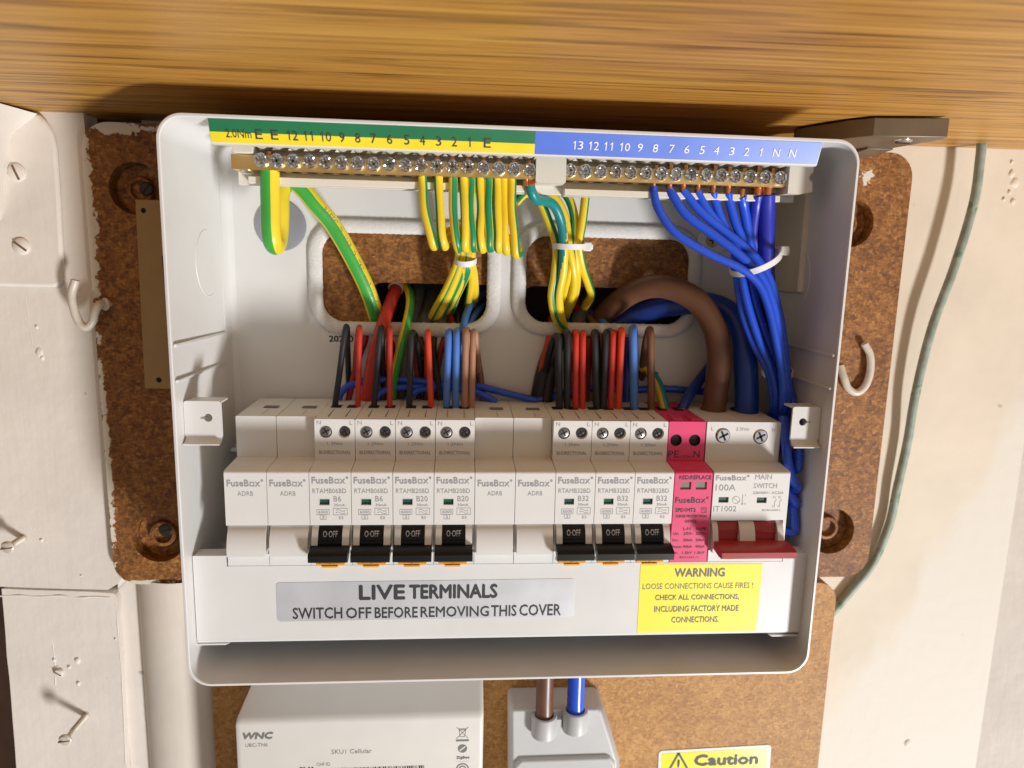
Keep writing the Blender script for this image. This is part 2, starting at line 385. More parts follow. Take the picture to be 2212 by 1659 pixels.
def link(name, me, mats, parent=None, base=(0, 0, 0), smooth=35, bevel=0.0, seg=2):
    for q in (mats if isinstance(mats, (list, tuple)) else [mats]): me.materials.append(M[q])
    if smooth:
        me.shade_smooth(); me.set_sharp_from_angle(angle=math.radians(smooth))
    o = bpy.data.objects.new(name, me); COL.objects.link(o)
    if parent: o.parent = parent
    else: o.location = V(*base)
    if bevel:
        md = o.modifiers.new('bevel', 'BEVEL'); md.width = bevel * MM; md.segments = seg
        md.limit_method = 'ANGLE'; md.angle_limit = math.radians(38)
    return o

def catmull(P, sub, closed=False):
    P = [Vector(p) for p in P]; n = len(P); out = []
    rng = range(n) if closed else range(n - 1)
    for i in rng:
        p0 = P[(i - 1) % n] if closed or i > 0 else P[0] * 2 - P[1]
        p1, p2 = P[i], P[(i + 1) % n]
        p3 = P[(i + 2) % n] if closed or i + 2 < n else P[-1] * 2 - P[-2]
        for k in range(sub):
            t = k / sub
            # centripetal-ish: uniform is fine for these spacings
            out.append(0.5 * ((2 * p1) + (p2 - p0) * t + (2 * p0 - 5 * p1 + 4 * p2 - p3) * t * t + (3 * p1 - p0 - 3 * p2 + p3) * t ** 3))
    if not closed: out.append(P[-1])
    return out

def frames(pts, sub, closed=False):
    path = catmull(pts, sub, closed) if sub > 1 else [Vector(p) for p in pts]
    n = len(path); T = []
    for i in range(n):
        a = path[(i - 1) % n] if closed or i > 0 else path[0]
        b = path[(i + 1) % n] if closed or i < n - 1 else path[-1]
        T.append((b - a).normalized())
    u = Vector((0, 1, 0)) - T[0] * T[0].y
    if u.length < 0.05: u = Vector((0, 0, 1)) - T[0] * T[0].z
    u.normalize(); F = []
    for t in T:
        u = (u - t * u.dot(t)).normalized()
        F.append((t, u, t.cross(u)))
    return path, F

def rrect(x0, x1, z0, z1, r, n=8):
    out = []
    for cx, cz, a0 in ((x1 - r, z1 - r, 0), (x0 + r, z1 - r, 90), (x0 + r, z0 + r, 180), (x1 - r, z0 + r, 270)):
        for k in range(n + 1):
            a = math.radians(a0 + 90 * k / n); out.append((cx + r * math.cos(a), cz + r * math.sin(a)))
    return out
def circ(cx, cz, r, n=24): return [(cx + r * math.cos(2 * math.pi * i / n), cz + r * math.sin(2 * math.pi * i / n)) for i in range(n)]

def plate_mesh(mb, outer, holes, d0, d1, mi=0):
    """flat plate in the x-z plane with real holes, from d0 (back) to d1 (front)"""
    bm = bmesh.new(); edges = []
    for l in [outer] + list(holes):
        vs = [bm.verts.new((x, 0, z)) for x, z in l]
        edges += [bm.edges.new((vs[i], vs[(i + 1) % len(vs)])) for i in range(len(vs))]
    bmesh.ops.triangle_fill(bm, use_beauty=True, use_dissolve=False, edges=edges)
    bm.verts.ensure_lookup_table()
    vs = [(v.co.x, v.co.z) for v in bm.verts]; fs = [[v.index for v in f.verts] for f in bm.faces]
    bm.verts.index_update(); fs = [[v.index for v in f.verts] for f in bm.faces]
    # drop triangles that fall inside holes
    def inside(p, poly):
        c = False; n = len(poly)
        for i in range(n):
            (x1, y1), (x2, y2) = poly[i], poly[i - 1]
            if (y1 > p[1]) != (y2 > p[1]) and p[0] < (x2 - x1) * (p[1] - y1) / (y2 - y1) + x1: c = not c
        return c
    keep = []
    for f in fs:
        c = (sum(vs[i][0] for i in f) / 3, sum(vs[i][1] for i in f) / 3)
        if inside(c, outer) and not any(inside(c, h) for h in holes): keep.append(f)
    mb.add([(x, d1, z) for x, z in vs], keep, mi)
    mb.add([(x, d0, z) for x, z in vs], [f[::-1] for f in keep], mi)
    for l in [outer] + list(holes):
        mb.loops([[(x, d0, z) for x, z in l], [(x, d1, z) for x, z in l]], mi=mi)
    bm.free()

def tag(o, label, cat, group=None, kind=None):
    if label: o['label'] = label
    if cat: o['category'] = cat
    if group: o['group'] = group
    if kind: o['kind'] = kind
    return o
def thing(name, label, cat, base=(0, 0, 0), group=None):
    o = bpy.data.objects.new(name, None); COL.objects.link(o)
    o.location = V(*base); o.empty_display_size = .01
    return tag(o, label, cat, group)

# ------------------------------------------------------------------ lettering
def glyphs(s, bold=0.0):
    c = bpy.data.curves.new('t', 'FONT'); c.body = s; c.size = 1; c.offset = bold; c.resolution_u = 2
    c.fill_mode = 'BOTH' if False else 'FRONT'
    o = bpy.data.objects.new('t', c); COL.objects.link(o)
    dg = bpy.context.evaluated_depsgraph_get(); dg.update()
    me = bpy.data.meshes.new_from_object(o.evaluated_get(dg))
    vs = [(v.co.x, v.co.y) for v in me.vertices]; fs = [list(p.vertices) for p in me.polygons]
    bpy.data.objects.remove(o); bpy.data.curves.remove(c); bpy.data.meshes.remove(me)
    return vs, fs
_g = {}
def text(mb, s, x0, x1, z0, z1, d, mi=0, bold=0.0, slant=0.0, surf=None, fit=True):
    """letters fitted to a rectangle; surf maps (x, z) to a point on a tilted or curved face"""
    if s not in _g: _g[s] = glyphs(s)
    vs, fs = _g[s]
    if not vs: return
    a0, a1 = min(v[0] for v in vs), max(v[0] for v in vs); b0, b1 = min(v[1] for v in vs), max(v[1] for v in vs)
    kx, kz = (x1 - x0) / (a1 - a0), (z1 - z0) / (b1 - b0)
    w = (z1 - z0) * bold * 1.6          # heavier strokes: the letters struck several times a hair apart
    out = []
    for ox, oz, od in (((0, 0, 0),) if not bold else ((-w, 0, 0), (w, 0, .012), (0, w, .024), (0, -w, .036))):
      out = []
      for vx, vz in vs:
        x, z = x0 + (vx - a0) * kx + ox, z0 + (vz - b0) * kz + oz
        x += (z - z0) * slant
        out.append(surf(x, z) if surf else (x, d + od, z))
      mb.add(out, fs, mi)
def digits(mb, s, x0, x1, z0, z1, mi=0, surf=None):
    """numbers set digit by digit, the one drawn with its flag"""
    n = len(s); w = (x1 - x0) / n
    for k, ch in enumerate(s):
        a = x0 + k * w + w * .06; b = a + w * .86
        if ch == '1':
            st = (z1 - z0) * .13 * (b - a) / 1.9 * (1.9 / (b - a)); sw = w * .17; c = a + (b - a) * .58
            P = [(c - sw / 2, z0), (c + sw / 2, z0), (c + sw / 2, z1), (c - sw / 2 + sw * .2, z1), (c - (b - a) * .38, z0 + (z1 - z0) * .80), (c - (b - a) * .38, z0 + (z1 - z0) * .69), (c - sw / 2, z0 + (z1 - z0) * .78)]
            mb.add([surf(*q) for q in P], [(0, 1, 2, 6), (2, 3, 6), (3, 4, 5, 6)], mi)
        else: text(mb, ch, a, b, z0, z1, 0, mi, surf=surf)
def frame_rect(mb, x0, x1, z0, z1, t, d, mi=0):
    for a in ((x0, x1, z0, z0 + t), (x0, x1, z1 - t, z1), (x0, x0 + t, z0 + t, z1 - t), (x1 - t, x1, z0 + t, z1 - t)):
        rect(mb, *a, d, mi)
def rect(mb, x0, x1, z0, z1, d, mi=0):
    mb.add([(x0, d, z0), (x1, d, z0), (x1, d, z1), (x0, d, z1)], [(0, 1, 2, 3)], mi)
def stroke(mb, pts, t, d, mi=0):
    for (xa, za), (xb, zb) in zip(pts, pts[1:]):
        l = math.hypot(xb - xa, zb - za) or 1; nx, nz = -(zb - za) / l * t / 2, (xb - xa) / l * t / 2
        mb.add([(xa + nx, d, za + nz), (xa - nx, d, za - nz), (xb - nx, d, zb - nz), (xb + nx, d, zb + nz)], [(0, 1, 2, 3)], mi)
def ring2(mb, cx, cz, r, t, d, mi=0, n=28, a0=0, a1=360):
    P = [(cx + r * math.cos(math.radians(a0 + (a1 - a0) * i / n)), cz + r * math.sin(math.radians(a0 + (a1 - a0) * i / n))) for i in range(n + 1)]
    stroke(mb, P, t, d, mi)
def brand(mb, x0, x1, z0, z1, d, mi=0):
    """the maker's word mark: last o is a small square"""
    w = x1 - x0
    text(mb, 'FuseB', x0, x0 + w * .60, z0, z1, d, mi, bold=0.018)
    h = (z1 - z0) * .70
    frame_rect(mb, x0 + w * .625, x0 + w * .755, z0, z0 + h, w * .028, d, mi)
    text(mb, 'x', x0 + w * .775, x0 + w * .915, z0, z0 + h, d, mi, bold=0.018)
    ring2(mb, x0 + w * .965, z1 - h * .12, w * .026, w * .022, d, mi, n=12)

# ================================================================== THE SETTING
WALL_D = -82.0
mb = MB()
mb.add([(-60, WALL_D, -420), (438, WALL_D, -420), (438, WALL_D, 320), (-60, WALL_D, 320)], [(0, 1, 2, 3)])
mb.add([(-60, WALL_D, -420), (-60, WALL_D, 320), (-60, WALL_D - 8, 320), (-60, WALL_D - 8, -420)], [(0, 1, 2, 3)])
wall = tag(mb.build('wall', 'paint_right'), 'cream painted wall with a whiter repainted patch beside the chipboard', 'wall', kind='structure')
mb = MB()   # the reveal beyond the wall's corner, turned towards the viewer
mb.add([(438, WALL_D, -420), (640, WALL_D + 66, -420), (640, WALL_D + 66, 320), (438, WALL_D, 320)], [(0, 1, 2, 3)])
tag(mb.build('side_wall', 'paint_left'), 'shaded white wall turning the corner at the far right', 'wall', kind='structure')
mb = MB()
mb.add([(-500, -112, -420), (-60, -112, -420), (-60, -112, 320), (-500, -112, 320)], [(0, 1, 2, 3)])
tag(mb.build('back_panel', 'dark_brown'), 'dark brown backing seen in the gap at the lower left', 'wall', kind='structure')

# the shelf over everything (its underside faces the camera)
def shelf_z(x): return 200.9 + 0.0062 * (x + 94)
mb = MB()
xs = [-420, -100, 120, 340, 700]
prof = [(-81.6, 0), (330, 0), (333, 3), (333, 18), (-81.6, 18)]
mb.loops([[(x, d, shelf_z(x) + z) for d, z in prof] for x in xs], cap0=True, cap1=True)
tag(mb.build('shelf', 'wood'), 'wide orange brown wood grain shelf above the white box', 'shelf')

# ---------- painted boards on the left
def rough_outline(poly, amp, step, seed):
    rnd = random.Random(seed); out = []
    n = len(poly)
    for i in range(n):
        (xa, za), (xb, zb) = poly[i], poly[(i + 1) % n]
        l = math.hypot(xb - xa, zb - za); k = max(1, int(l / step))
        for j in range(k):
            t = j / k; out.append((xa + (xb - xa) * t + rnd.uniform(-amp, amp), za + (zb - za) * t + rnd.uniform(-amp, amp)))
    return out

bt = thing('painted_board', 'pinkish white painted board along the left, above the horizontal joint', 'board', (-112, -69, 60))
mb = MB()
plate_mesh(mb, rough_outline([(-300, 330), (-300, -40.8), (-142, -41.2), (-87, -44.2), (-81, -40.5), (-80.9, 60), (-80.9, 330)], .25, 14, 3), [], -81.5, -69)
mb.build('board', 'paint_left', bt, (-112, -69, 60), bevel=.8)
mb = MB()   # paint lumps and old filler on it
def lump(mb, x, d, z, r, h, seed):
    rnd = random.Random(seed)
    L = []
    for k, (q, hh) in enumerate(((1, 0), (.75, .6), (.4, .95), (.05, 1))):
        L.append([(x + r * q * (1 + .35 * noise.noise((math.cos(a) * 1.3, math.sin(a) * 1.3, seed))) * math.cos(a), d + h * hh, z + r * q * (1 + .35 * noise.noise((math.cos(a) * 1.3, math.sin(a) * 1.3, seed + 9))) * math.sin(a) * 1.3) for a in [2 * math.pi * i / 12 for i in range(12)]])
    mb.loops(L, cap1=True)
for i, (px, py, r) in enumerate(((86, 762, 2.2), (80, 706, .9), (90, 1166, 1.0), (92, 772, 1.2), (176, 1243, .5))):
    x, d, z = at(px, py, -69.2); mb = MB(); lump(mb, x, d, z, r, .9, i); mb.build('paint_lump', 'paint_left', bt, (-112, -69, 60))
mb = MB()
for (pa, pb, w) in (((256, 1098), (300, 1098), .35), ((257, 1115), (300, 1116), .35), ((257, 1100), (256, 1150), .3), ((345 / 1.35, 1185 * .93), (368 / 1.35, 1182 * .93), .5)):
    pass
# horizontal paint ridge under the joint
bl = thing('lower_board', 'white painted board below the joint, with a long screw sticking out', 'board', (-113, -69, -100))
mb = MB()
plate_mesh(mb, rough_outline([(-141.6, -43), (-143.6, -160), (-146, -420), (-84, -420), (-84.6, -152), (-82.6, -49), (-84, -46.2), (-110, -44.6)], .2, 12, 5), [], -81.5, -69.6)
mb.build('board', 'paint_left', bl, (-113, -69, -100), bevel=.9)
mb = MB()
for i, (px, py, r) in enumerate(((124, 1448, 2.6), (168, 1426, 1.7), (150, 1440, 1.0), (118, 1425, 1.0), (170, 1475, 1.2), (250, 1380, .6))):
    x, d, z = at(px, py, -69.8); mb = MB(); lump(mb, x, d, z, r, 1.1, i + 40); mb.build('paint_lump', 'paint_left', bl, (-113, -69, -100))
mb = MB(); mb.add([(-84.2, -74, -46.5), (-84.6, -74, -420), (-74, -74, -420), (-76, -74, -38)], [(0, 1, 2, 3)])
mb.box(-84.2, -74, -81.5, -74.2, -420, -38)
tag(mb.build('filler_strip', 'paint_left'), 'narrow white painted strip between the lower left board and the pipe', 'strip')

# rounded plate with two painted screws under the shelf
b0 = (-120, -64, 150)
pt = thing('cover_plate', 'white painted plate with rounded corners holding two slotted screws, upper left', 'plate', b0)
mb = MB()
outl = [(-230, 117.5), (-101, 117.5)] + [(-101 + 6 * math.sin(a), 123.5 - 6 * math.cos(a)) for a in (.3, .6, .9, 1.2, 1.57)] + [(-93.8, 160), (-93.4, 184), (-94.4, 191), (-97, 196), (-100, 199.5), (-230, 199.2)]
n = len(outl)
def wedge(x): return -66.6 + 0.9 * max(0, -(x + 103)) * .0
front = [(x, -65.8, z) for x, z in outl]; back = [(x, -68.9, z) for x, z in outl]
mb.add(front + back, [tuple(range(n)), tuple(range(2 * n - 1, n - 1, -1))] + [(i, (i + 1) % n, n + (i + 1) % n, n + i) for i in range(n)])
mb.build('plate', 'paint_left', pt, b0, bevel=1.6, seg=3)
mb = MB()   # angled head piece that leans out under the shelf
mb.add([(-100.5, -65.8, 199.2), (-108.5, -47, 200.2), (-160, -40, 200.2), (-160, -65.75, 120), (-121, -65.75, 150), (-113, -65.75, 189)], [(0, 1, 5), (1, 4, 5), (1, 2, 4), (2, 3, 4)])
mb.build('angled_top', 'paint_left', pt, b0, smooth=70)

def slot_screw(name, c, r, ang, mats=('paint_left', 'dark_brown'), label=None, parent=None, group=None, h=1.3, axis=(0, 1, 0)):
    mb = MB()
    mb.lathe(c, axis, [(r * 1.02, 0), (r, h * .55), (r * .8, h), (r * .02, h * 1.08)], 22)
    dx, dz = math.cos(ang), math.sin(ang)
    X, D, Z = c; t = r * .13; l = r * .86
    q = [(X + dx * a * l - dz * b * t, Z + dz * a * l + dx * b * t) for a, b in ((-1, -1), (1, -1), (1, 1), (-1, 1))]
    mb.prism_d(q, D + h * .6, D + h * 1.13, 1)
    o = mb.build(name, list(mats), parent, (0, 0, 0) if parent else c)
    if label: tag(o, label, 'screw', group)
    return o
slot_screw('plate_screw', at(37, 373, -65.8), 4.2, math.radians(112), label='upper of two painted slotted screws in the white plate, slot nearly upright')
slot_screw('plate_screw', at(47, 532, -65.8), 4.0, math.radians(-38), label='lower of two painted slotted screws in the white plate, slot running diagonally')

def long_screw(base, ln, px_head, label, tilt):
    b = Vector(base); ax = Vector((tilt[0], 1, tilt[1])).normalized()
    t = thing('projecting_screw', label, 'screw', base, 'long screws left half driven in the boards')
    mb = MB(); prof = [(2.4, -1), (2.2, 0)]
    k = int(ln / 1.1)
    for i in range(k): prof += [(1.25, i * 1.1 + .1), (1.75, i * 1.1 + .6)] if i < k * .7 else [(1.4, i * 1.1 + .2)]
    prof += [(1.5, ln)]
    mb.lathe(b, ax, prof, 14); mb.build('shank', 'hook', t, base)
    mb = MB(); mb.lathe(b + ax * (ln - .6), ax, [(1.5, -1), (3.3, .6), (3.5, 1.4), (2.7, 2.2), (.1, 2.5)], 20)
    mb.build('head', 'hook', t, base)
    mb = MB(); c = b + ax * (ln + 1.75)
    q = [(c.x + a * 3, c.z + e * .35 + a * .4) for a, e in ((-1, -1), (1, -1), (1, 1), (-1, 1))]
    mb.prism_d(q, c.y - .6, c.y + .25); mb.build('slot', 'dark_brown', t, base)
long_screw(at(186, 1545, -69.6), 17, None, 'long painted screw sticking out of the lower left board', (-.10, -.12))
long_screw(at(50, 1162, -69), 10, None, 'painted screw sticking out at the left edge, above the board joint', (-.12, -.08))
slot_screw('board_screw', at(128, 1452, -69.4), 2.5, math.radians(-35), label='round painted screw head above the long projecting screw on the lower left board', h=1.6)

def ridge(pts, r, d, parent, base):
    mb = MB(); rnd = random.Random(len(pts) + int(pts[0][0]))
    q = [Vector(at(px, py, d)) + Vector((rnd.uniform(-.2, .2), 0, rnd.uniform(-.2, .2))) for px, py in pts]
    mb.tube(q, lambda t: r * (.7 + .5 * noise.noise((t * 9, r * 7, 1))), n=8, sub=6); mb.build('paint_ridge', 'paint_left', parent, base, smooth=70)
ridge([(0, 1287), (40, 1285), (85, 1288), (130, 1286), (170, 1290), (205, 1288), (240, 1291)], .7, -69.8, bl, (-113, -69, -100))
ridge([(112, 1380), (116, 1410), (119, 1440), (120, 1480)], .5, -69.8, bl, (-113, -69, -100))
ridge([(251, 1300), (256, 1370), (262, 1450), (268, 1560), (272, 1650)], .5, -69.8, bl, (-113, -69, -100))
ridge([(257, 1098), (280, 1097), (300, 1099)], .3, -69.1, bt, (-112, -69, 60))
ridge([(257, 1118), (258, 1135), (257, 1150)], .3, -69.1, bt, (-112, -69, 60))
ridge([(258, 1117), (280, 1116), (302, 1118)], .3, -69.1, bt, (-112, -69, 60))
ridge([(56, 640), (62, 690), (70, 745)], .25, -69.1, bt, (-112, -69, 60))
ridge([(0, 592), (40, 597), (85, 598), (118, 590), (130, 572)], .55, -69.0, bt, (-112, -69, 60))
# white pipe / boxed duct under the chipboard
mb = MB()
L = []
for z in (-420, -37.5):
    L.append([(-52 + 24.5 * math.cos(a), -84 + 22 * math.sin(a), z) for a in [math.pi * i / 30 * 1.0 for i in range(31)]])
mb.loops(L, closed=False)
tag(mb.build('painted_pipe', 'paint_pipe', smooth=60), 'wide white painted pipe running down below the dark chipboard', 'pipe')

# ---------- chipboards
b0 = (128, -64, 78)
cb = thing('mounting_board', 'dark brown chipboard with rounded corners behind the white box', 'board', b0)
mb = MB()
outl = rrect(-80.6, 337, -38.6, 196.5, 13, 7)
def cup(px, py, r): x, d, z = at(px, py, -64); return (x, z, r)
cups = [(-57, 166, 12.5), (-56.5, -12.5, 13.5), (306, 160, 12.5), (313, -11, 13.5)]
holes = [circ(x, z, r, 30) for x, z, r in cups]
cable_holes = [rrect(54.5, 127, 62, 123.5, 7, 5), rrect(133, 228, 62, 123.5, 6, 4)]
plate_mesh(mb, outl, holes + cable_holes, -72, -64)
plate_mesh(mb, rrect(-80.6, 337, -38.6, 196.5, 13, 7), cable_holes, -81.6, -72)
for x, z, r in cups:     # turned floor of each counterbore
    mb.lathe((x, -71.8, z), (0, 1, 0), [(r, 0), (r * .98, .4), (r * .55, .5), (r * .5, 3.2), (r * .36, 3.4), (r * .34, .8), (.01, .8)], 30)
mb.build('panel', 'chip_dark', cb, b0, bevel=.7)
for (px, py, a) in ((316, 408, 50), (357, 1146, 15)):
    x, d, z = at(px, py, -68); slot_screw('fixing_screw', (x, -69, z), 3.4, math.radians(a), ('rusty', 'hole_shade'), parent=cb).location = -V(*b0)
mb = MB()                            # near-black sheet painted for the darkness behind the cable holes
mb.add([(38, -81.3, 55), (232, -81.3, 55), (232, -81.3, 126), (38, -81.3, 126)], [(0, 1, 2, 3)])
mb.build('void_shade_sheet', 'cavity_shade', cb, b0)

b0 = (150, -63, -160)
lb = thing('lower_mounting_board', 'light brown chipboard below the box, behind meter and caution sign', 'board', b0)
mb = MB(); plate_mesh(mb, rrect(-33, 319.5, -420, -41.8, 11, 7), [], -81.5, -63)
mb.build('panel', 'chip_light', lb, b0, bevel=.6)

# tan strip nailed on the chipboard, half hidden by the box
b0 = (-46, -62, 115)
st = thing('slotted_strip', 'tan strip with a dark slot and two nail holes left of the box', 'strip', b0)
mb = MB()
slot = [(-45.6, 134), (-44.6, 134), (-43.6, 106.5), (-44.6, 106.5)]
plate_mesh(mb, [(-56.4, 160.6), (-30, 160.9), (-31, 67.5), (-57.6, 68)], [slot, circ(-53.0, 155.6, 1.3, 12), circ(-50.6, 72.3, 1.4, 12)], -63.9, -61.9)
mb.build('strip', 'strip', st, b0, bevel=.2)
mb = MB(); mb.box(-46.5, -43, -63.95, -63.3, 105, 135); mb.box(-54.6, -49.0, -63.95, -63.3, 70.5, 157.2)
mb.build('slot_backing', 'hole_shade', st, b0)

# cream block squeezed behind the right edge of the box
mb = MB(); mb.prism_d([(262, 186), (271.5, 190), (274.5, 186), (273.5, 150), (271.5, 131), (268, 124), (262, 124)], -63.8, -28)
tag(mb.build('painted_block', 'paint_right', bevel=.8), 'narrow cream painted block between the box and the chipboard, upper right', 'block')

# cup hooks
def hook(pts, r, collar, label, base):
    t = thing('cup_hook', label, 'hook', base)
    mb = MB(); mb.tube(pts, r, n=12, sub=8); mb.build('hook', 'hook', t, base)
    if collar:
        mb = MB(); mb.lathe(collar, (-.5, .8, 0), [(1.0, -3), (1.3, -.6), (3.0, -.5), (3.2, .3), (1.4, 1.0)], 18); mb.build('collar', 'hook', t, base)
P = [(163, 605, -57), (155, 636, -57), (160, 668, -57), (171, 696, -57), (187, 707, -57), (200, 694, -57.5), (206, 672, -58), (217, 657, -60), (240, 655, -66)]
hook([at(*p) for p in P], 1.95, at(228, 657, -62), 'white painted cup hook screwed in the left edge of the chipboard', at(235, 655, -64))
P = [(1867, 742, -61.3), (1879, 766, -61.3), (1880, 800, -61.3), (1870, 832, -61.3), (1851, 848, -61.3), (1832, 838, -61.5), (1823, 815, -62), (1815, 790, -64)]
hook([at(*p) for p in P], 1.95, None, 'white painted cup hook on the chipboard right of the box', at(1815, 790, -64))

# green painted cable down the right wall
P = [(2121, 300, -69.5), (2117, 345, -70), (2103, 440, -70.5), (2062, 575, -71.5), (2012, 712, -72.5), (1978, 850, -74), (1960, 955, -76), (1938, 1055, -77), (1920, 1135, -78), (1884, 1218, -78.5), (1835, 1280, -79), (1798, 1322, -79), (1770, 1350, -79)]
mb = MB(); mb.tube([at(*p) for p in P], 2.4, n=16, sub=10)
tag(mb.build('earth_cable', 'w_old', smooth=60), 'green cable with flaking white paint down the right wall', 'cable')
mb = MB()
for i, (px, py, r) in enumerate(((2185, 375, 1.8), (2192, 395, 2.4), (2180, 415, 1.2), (2188, 435, 1.6), (2168, 430, 1.0), (2185, 350, 1.0), (1960, 1605, 2.2))):
    x, d, z = at(px, py, WALL_D); mb = MB(); lump(mb, x, d, z, r, .8, i + 70); mb.build('plaster_lump', 'paint_right', wall)

# bronze corner plate under the shelf
b0 = (300, -20, 196)
br = thing('angle_bracket', 'dark bronze corner plate screwed under the shelf at the upper right', 'bracket', b0)
mb = MB()
outl = [(284.5, -16), (316.5, -11.5), (316, -20), (309.5, -39.5), (293, -43), (268, -54), (262, -46), (276, -24)]
mb.prism_z(outl, 194, shelf_z(300) - 1.0); mb.build('plate', 'bracket', br, b0, bevel=.5)
mb = MB(); mb.box(296, 309, -81, -39, 193, 194.6); mb.box(297, 310, -81.5, -79.8, 188, 194.2); mb.build('wall_leg', 'bracket', br, b0, bevel=.3)
x, d, z = atz(1950, 304, 194)
mb = MB(); mb.lathe((x, d, 194.1), (0, 0, -1), [(4.2, 0), (4.0, .5), (2.8, 1.0), (.1, 1.1)], 20)
mb.box(x - 3.2, x + 3.2, d - .5, d + .5, 192.75, 193.2, 1)
mb.build('screw', ['steel', 'hole_shade'], br, b0)

# ================================================================== THE BOX
X0, X1, Z0, Z1, DR, DB = -16.7, 266.3, -53.1, 187.9, 7.0, -62.0
b0 = (125, -62, -53)
enc = thing('consumer_unit_enclosure', 'open white steel fuse board enclosure without its lid', 'enclosure', b0)
mb = MB()
def ring(ins, d, r): return [(x, d, z) for x, z in rrect(X0 + ins, X1 - ins, Z0 + ins, Z1 - ins, r, 9)]
mb.loops([ring(0, DB - 1.8, 8), ring(0, DR - .5, 10), ring(.15, DR - .1, 10), ring(.5, DR, 9.6), ring(1.15, DR, 9), ring(1.45, DR - .4, 8.7), ring(1.5, DR - 3, 8.6), ring(2.2, DB + 4, 6), ring(3.4, DB + 1.2, 5), ring(6, DB, 4)])
plate_mesh(mb, [(x, z) for x, _, z in ring(6, DB, 4)], [rrect(30.5, 116, 103, 149, 12, 8), rrect(132.5, 219.5, 104.5, 149.5, 12, 8)], DB - 1.2, DB)
mb.build('shell', 'box', enc, b0, smooth=32)
# side wall knockouts, fold lines
def knock(x, cd, cz, r):
    mb = MB(); s = 1 if x < 100 else -1
    P = [(x, cd + r * .95 * math.cos(a), cz + r * math.sin(a)) for a in [2 * math.pi * i / 28 for i in range(28)]]
    mb.tube(P, .30, n=8, sub=1, closed=True)
    mb.build('knockout', 'box', enc, b0)
knock(-14.9, -36.5, 131.2, 15); knock(264.5, -36.5, 131, 15)
for x, s in ((-14.9, 1), (264.5, -1)):
    mb = MB()
    mb.prism_z([(x, 6), (x + s * .9, 5.5), (x + s * .9, -54), (x, -56)], 97.0, 98.4)
    mb.prism_z([(x, 6), (x + s * 1.0, 5.5), (x + s * 1.1, -54), (x, -56)], 82.5, 83.6)
    mb.prism_d([(x, 83), (x + s * .55, 83), (x + s * .55, 176), (x, 177)], -55.5, -54.4)
    mb.build('fold', 'box', enc, b0, bevel=.25)
# fixing tabs with keyholes
for sgn, xo, xi, nm in ((1, -15, 0.4, 'L'), (-1, 264.6, 251.4, 'R')):
    mb = MB(); zt, zb, dd = (73.6, 57.6, -.8) if sgn > 0 else (73.4, 57.4, -1.0)
    cx = (xo + xi) / 2 + (1.6 if sgn > 0 else -.9); cz = 66.4
    key = []
    for i in range(16):
        a = math.radians(200 + i * 320 / 15) if True else 0
        key.append((cx + .6 + 1.75 * math.cos(a), cz + 1.75 * math.sin(a)))
    key += [(cx - 1.2 * 1 - 1.4, cz + .45), (cx - 2.6, cz - .45)] if sgn > 0 else [(cx - 1.3, cz + .5), (cx - 1.3, cz - .5)]
    if sgn < 0: key = [(2 * cx - x, z) for x, z in key[:16]] + [(cx + 2.9, cz - .5), (cx + 2.9, cz + .5)]
    a, b = min(xo, xi), max(xo, xi)
    plate_mesh(mb, rrect(a, b, zb, zt, 1.0, 3), [key], dd - 1.0, dd)
    mb.loops([[(a + .3, dd - 1 + 1.0 * math.cos(t) * 0 + e[0], e[1]), (b - .3, dd - 1 + e[0], e[1])] for t, e in [(0, (1.0, zb + .3)), (0, (1.6, zb - .8)), (0, (2.9, zb - 1.5)), (0, (4.2, zb - 1.7)), (0, (4.2, zb - 2.5)), (0, (2.5, zb - 2.4)), (0, (.9, zb - 1.5)), (0, (0, zb + .3))]], closed=False)
    mb.box(a + .3, b - .3, dd - 10, dd - .9, zt - 1.1, zt - .1)
    if sgn > 0: mb.box(xo - .2, xo + .9, -12, dd - .5, zb, zt - 2)
    mb.build('fixing_tab', 'box', enc, b0, bevel=.3)
# fibrous edging round the two cable openings
def edging(x0, x1, z0, z1, r):
    mb = MB(); O = rrect(x0, x1, z0, z1, r, 14); P = []
    for i in range(len(O)):
        a, b = Vector(O[i]), Vector(O[(i + 1) % len(O)]); k = max(1, int((b - a).length / 1.5))
        for j in range(k): p = a + (b - a) * j / k; P.append((p.x, DB + 1.0, p.y))
    rnd = random.Random(2)
    path, fr = frames(P, 1, True)
    L = []
    for i, (p, (t, u, w)) in enumerate(zip(path, fr)):
        q = 1 + (.035 if i % 2 else -.02) * (.2 + rnd.random()) + rnd.uniform(-.02, .02)
        L.append([p + Vector((0, 1, 0)) * (math.sin(a) * 1.6 * q) + w * (math.cos(a) * 3.5 * q) for a in [2 * math.pi * j / 12 for j in range(12)]])
    L.append(L[0]); mb.loops(L); mb.build('cable_edging', 'trim', enc, b0, smooth=50)
edging(28.6, 117.9, 100.2, 151.2, 14); edging(130.8, 222.6, 101.6, 152.2, 14)
# small date sticker under the first opening
mb = MB(); rect(mb, 30.5, 49.5, 91.6, 99.4, DB + .15); o = mb.build('sticker', 'lab_white', enc, b0)
mb = MB(); text(mb, '20250', 34.5, 46.6, 93.2, 96.2, DB + .3, bold=.03); text(mb, 'T L', 33, 40, 97.8, 99.2, DB + .3); mb.build('lettering', 'print_dark', o, b0)
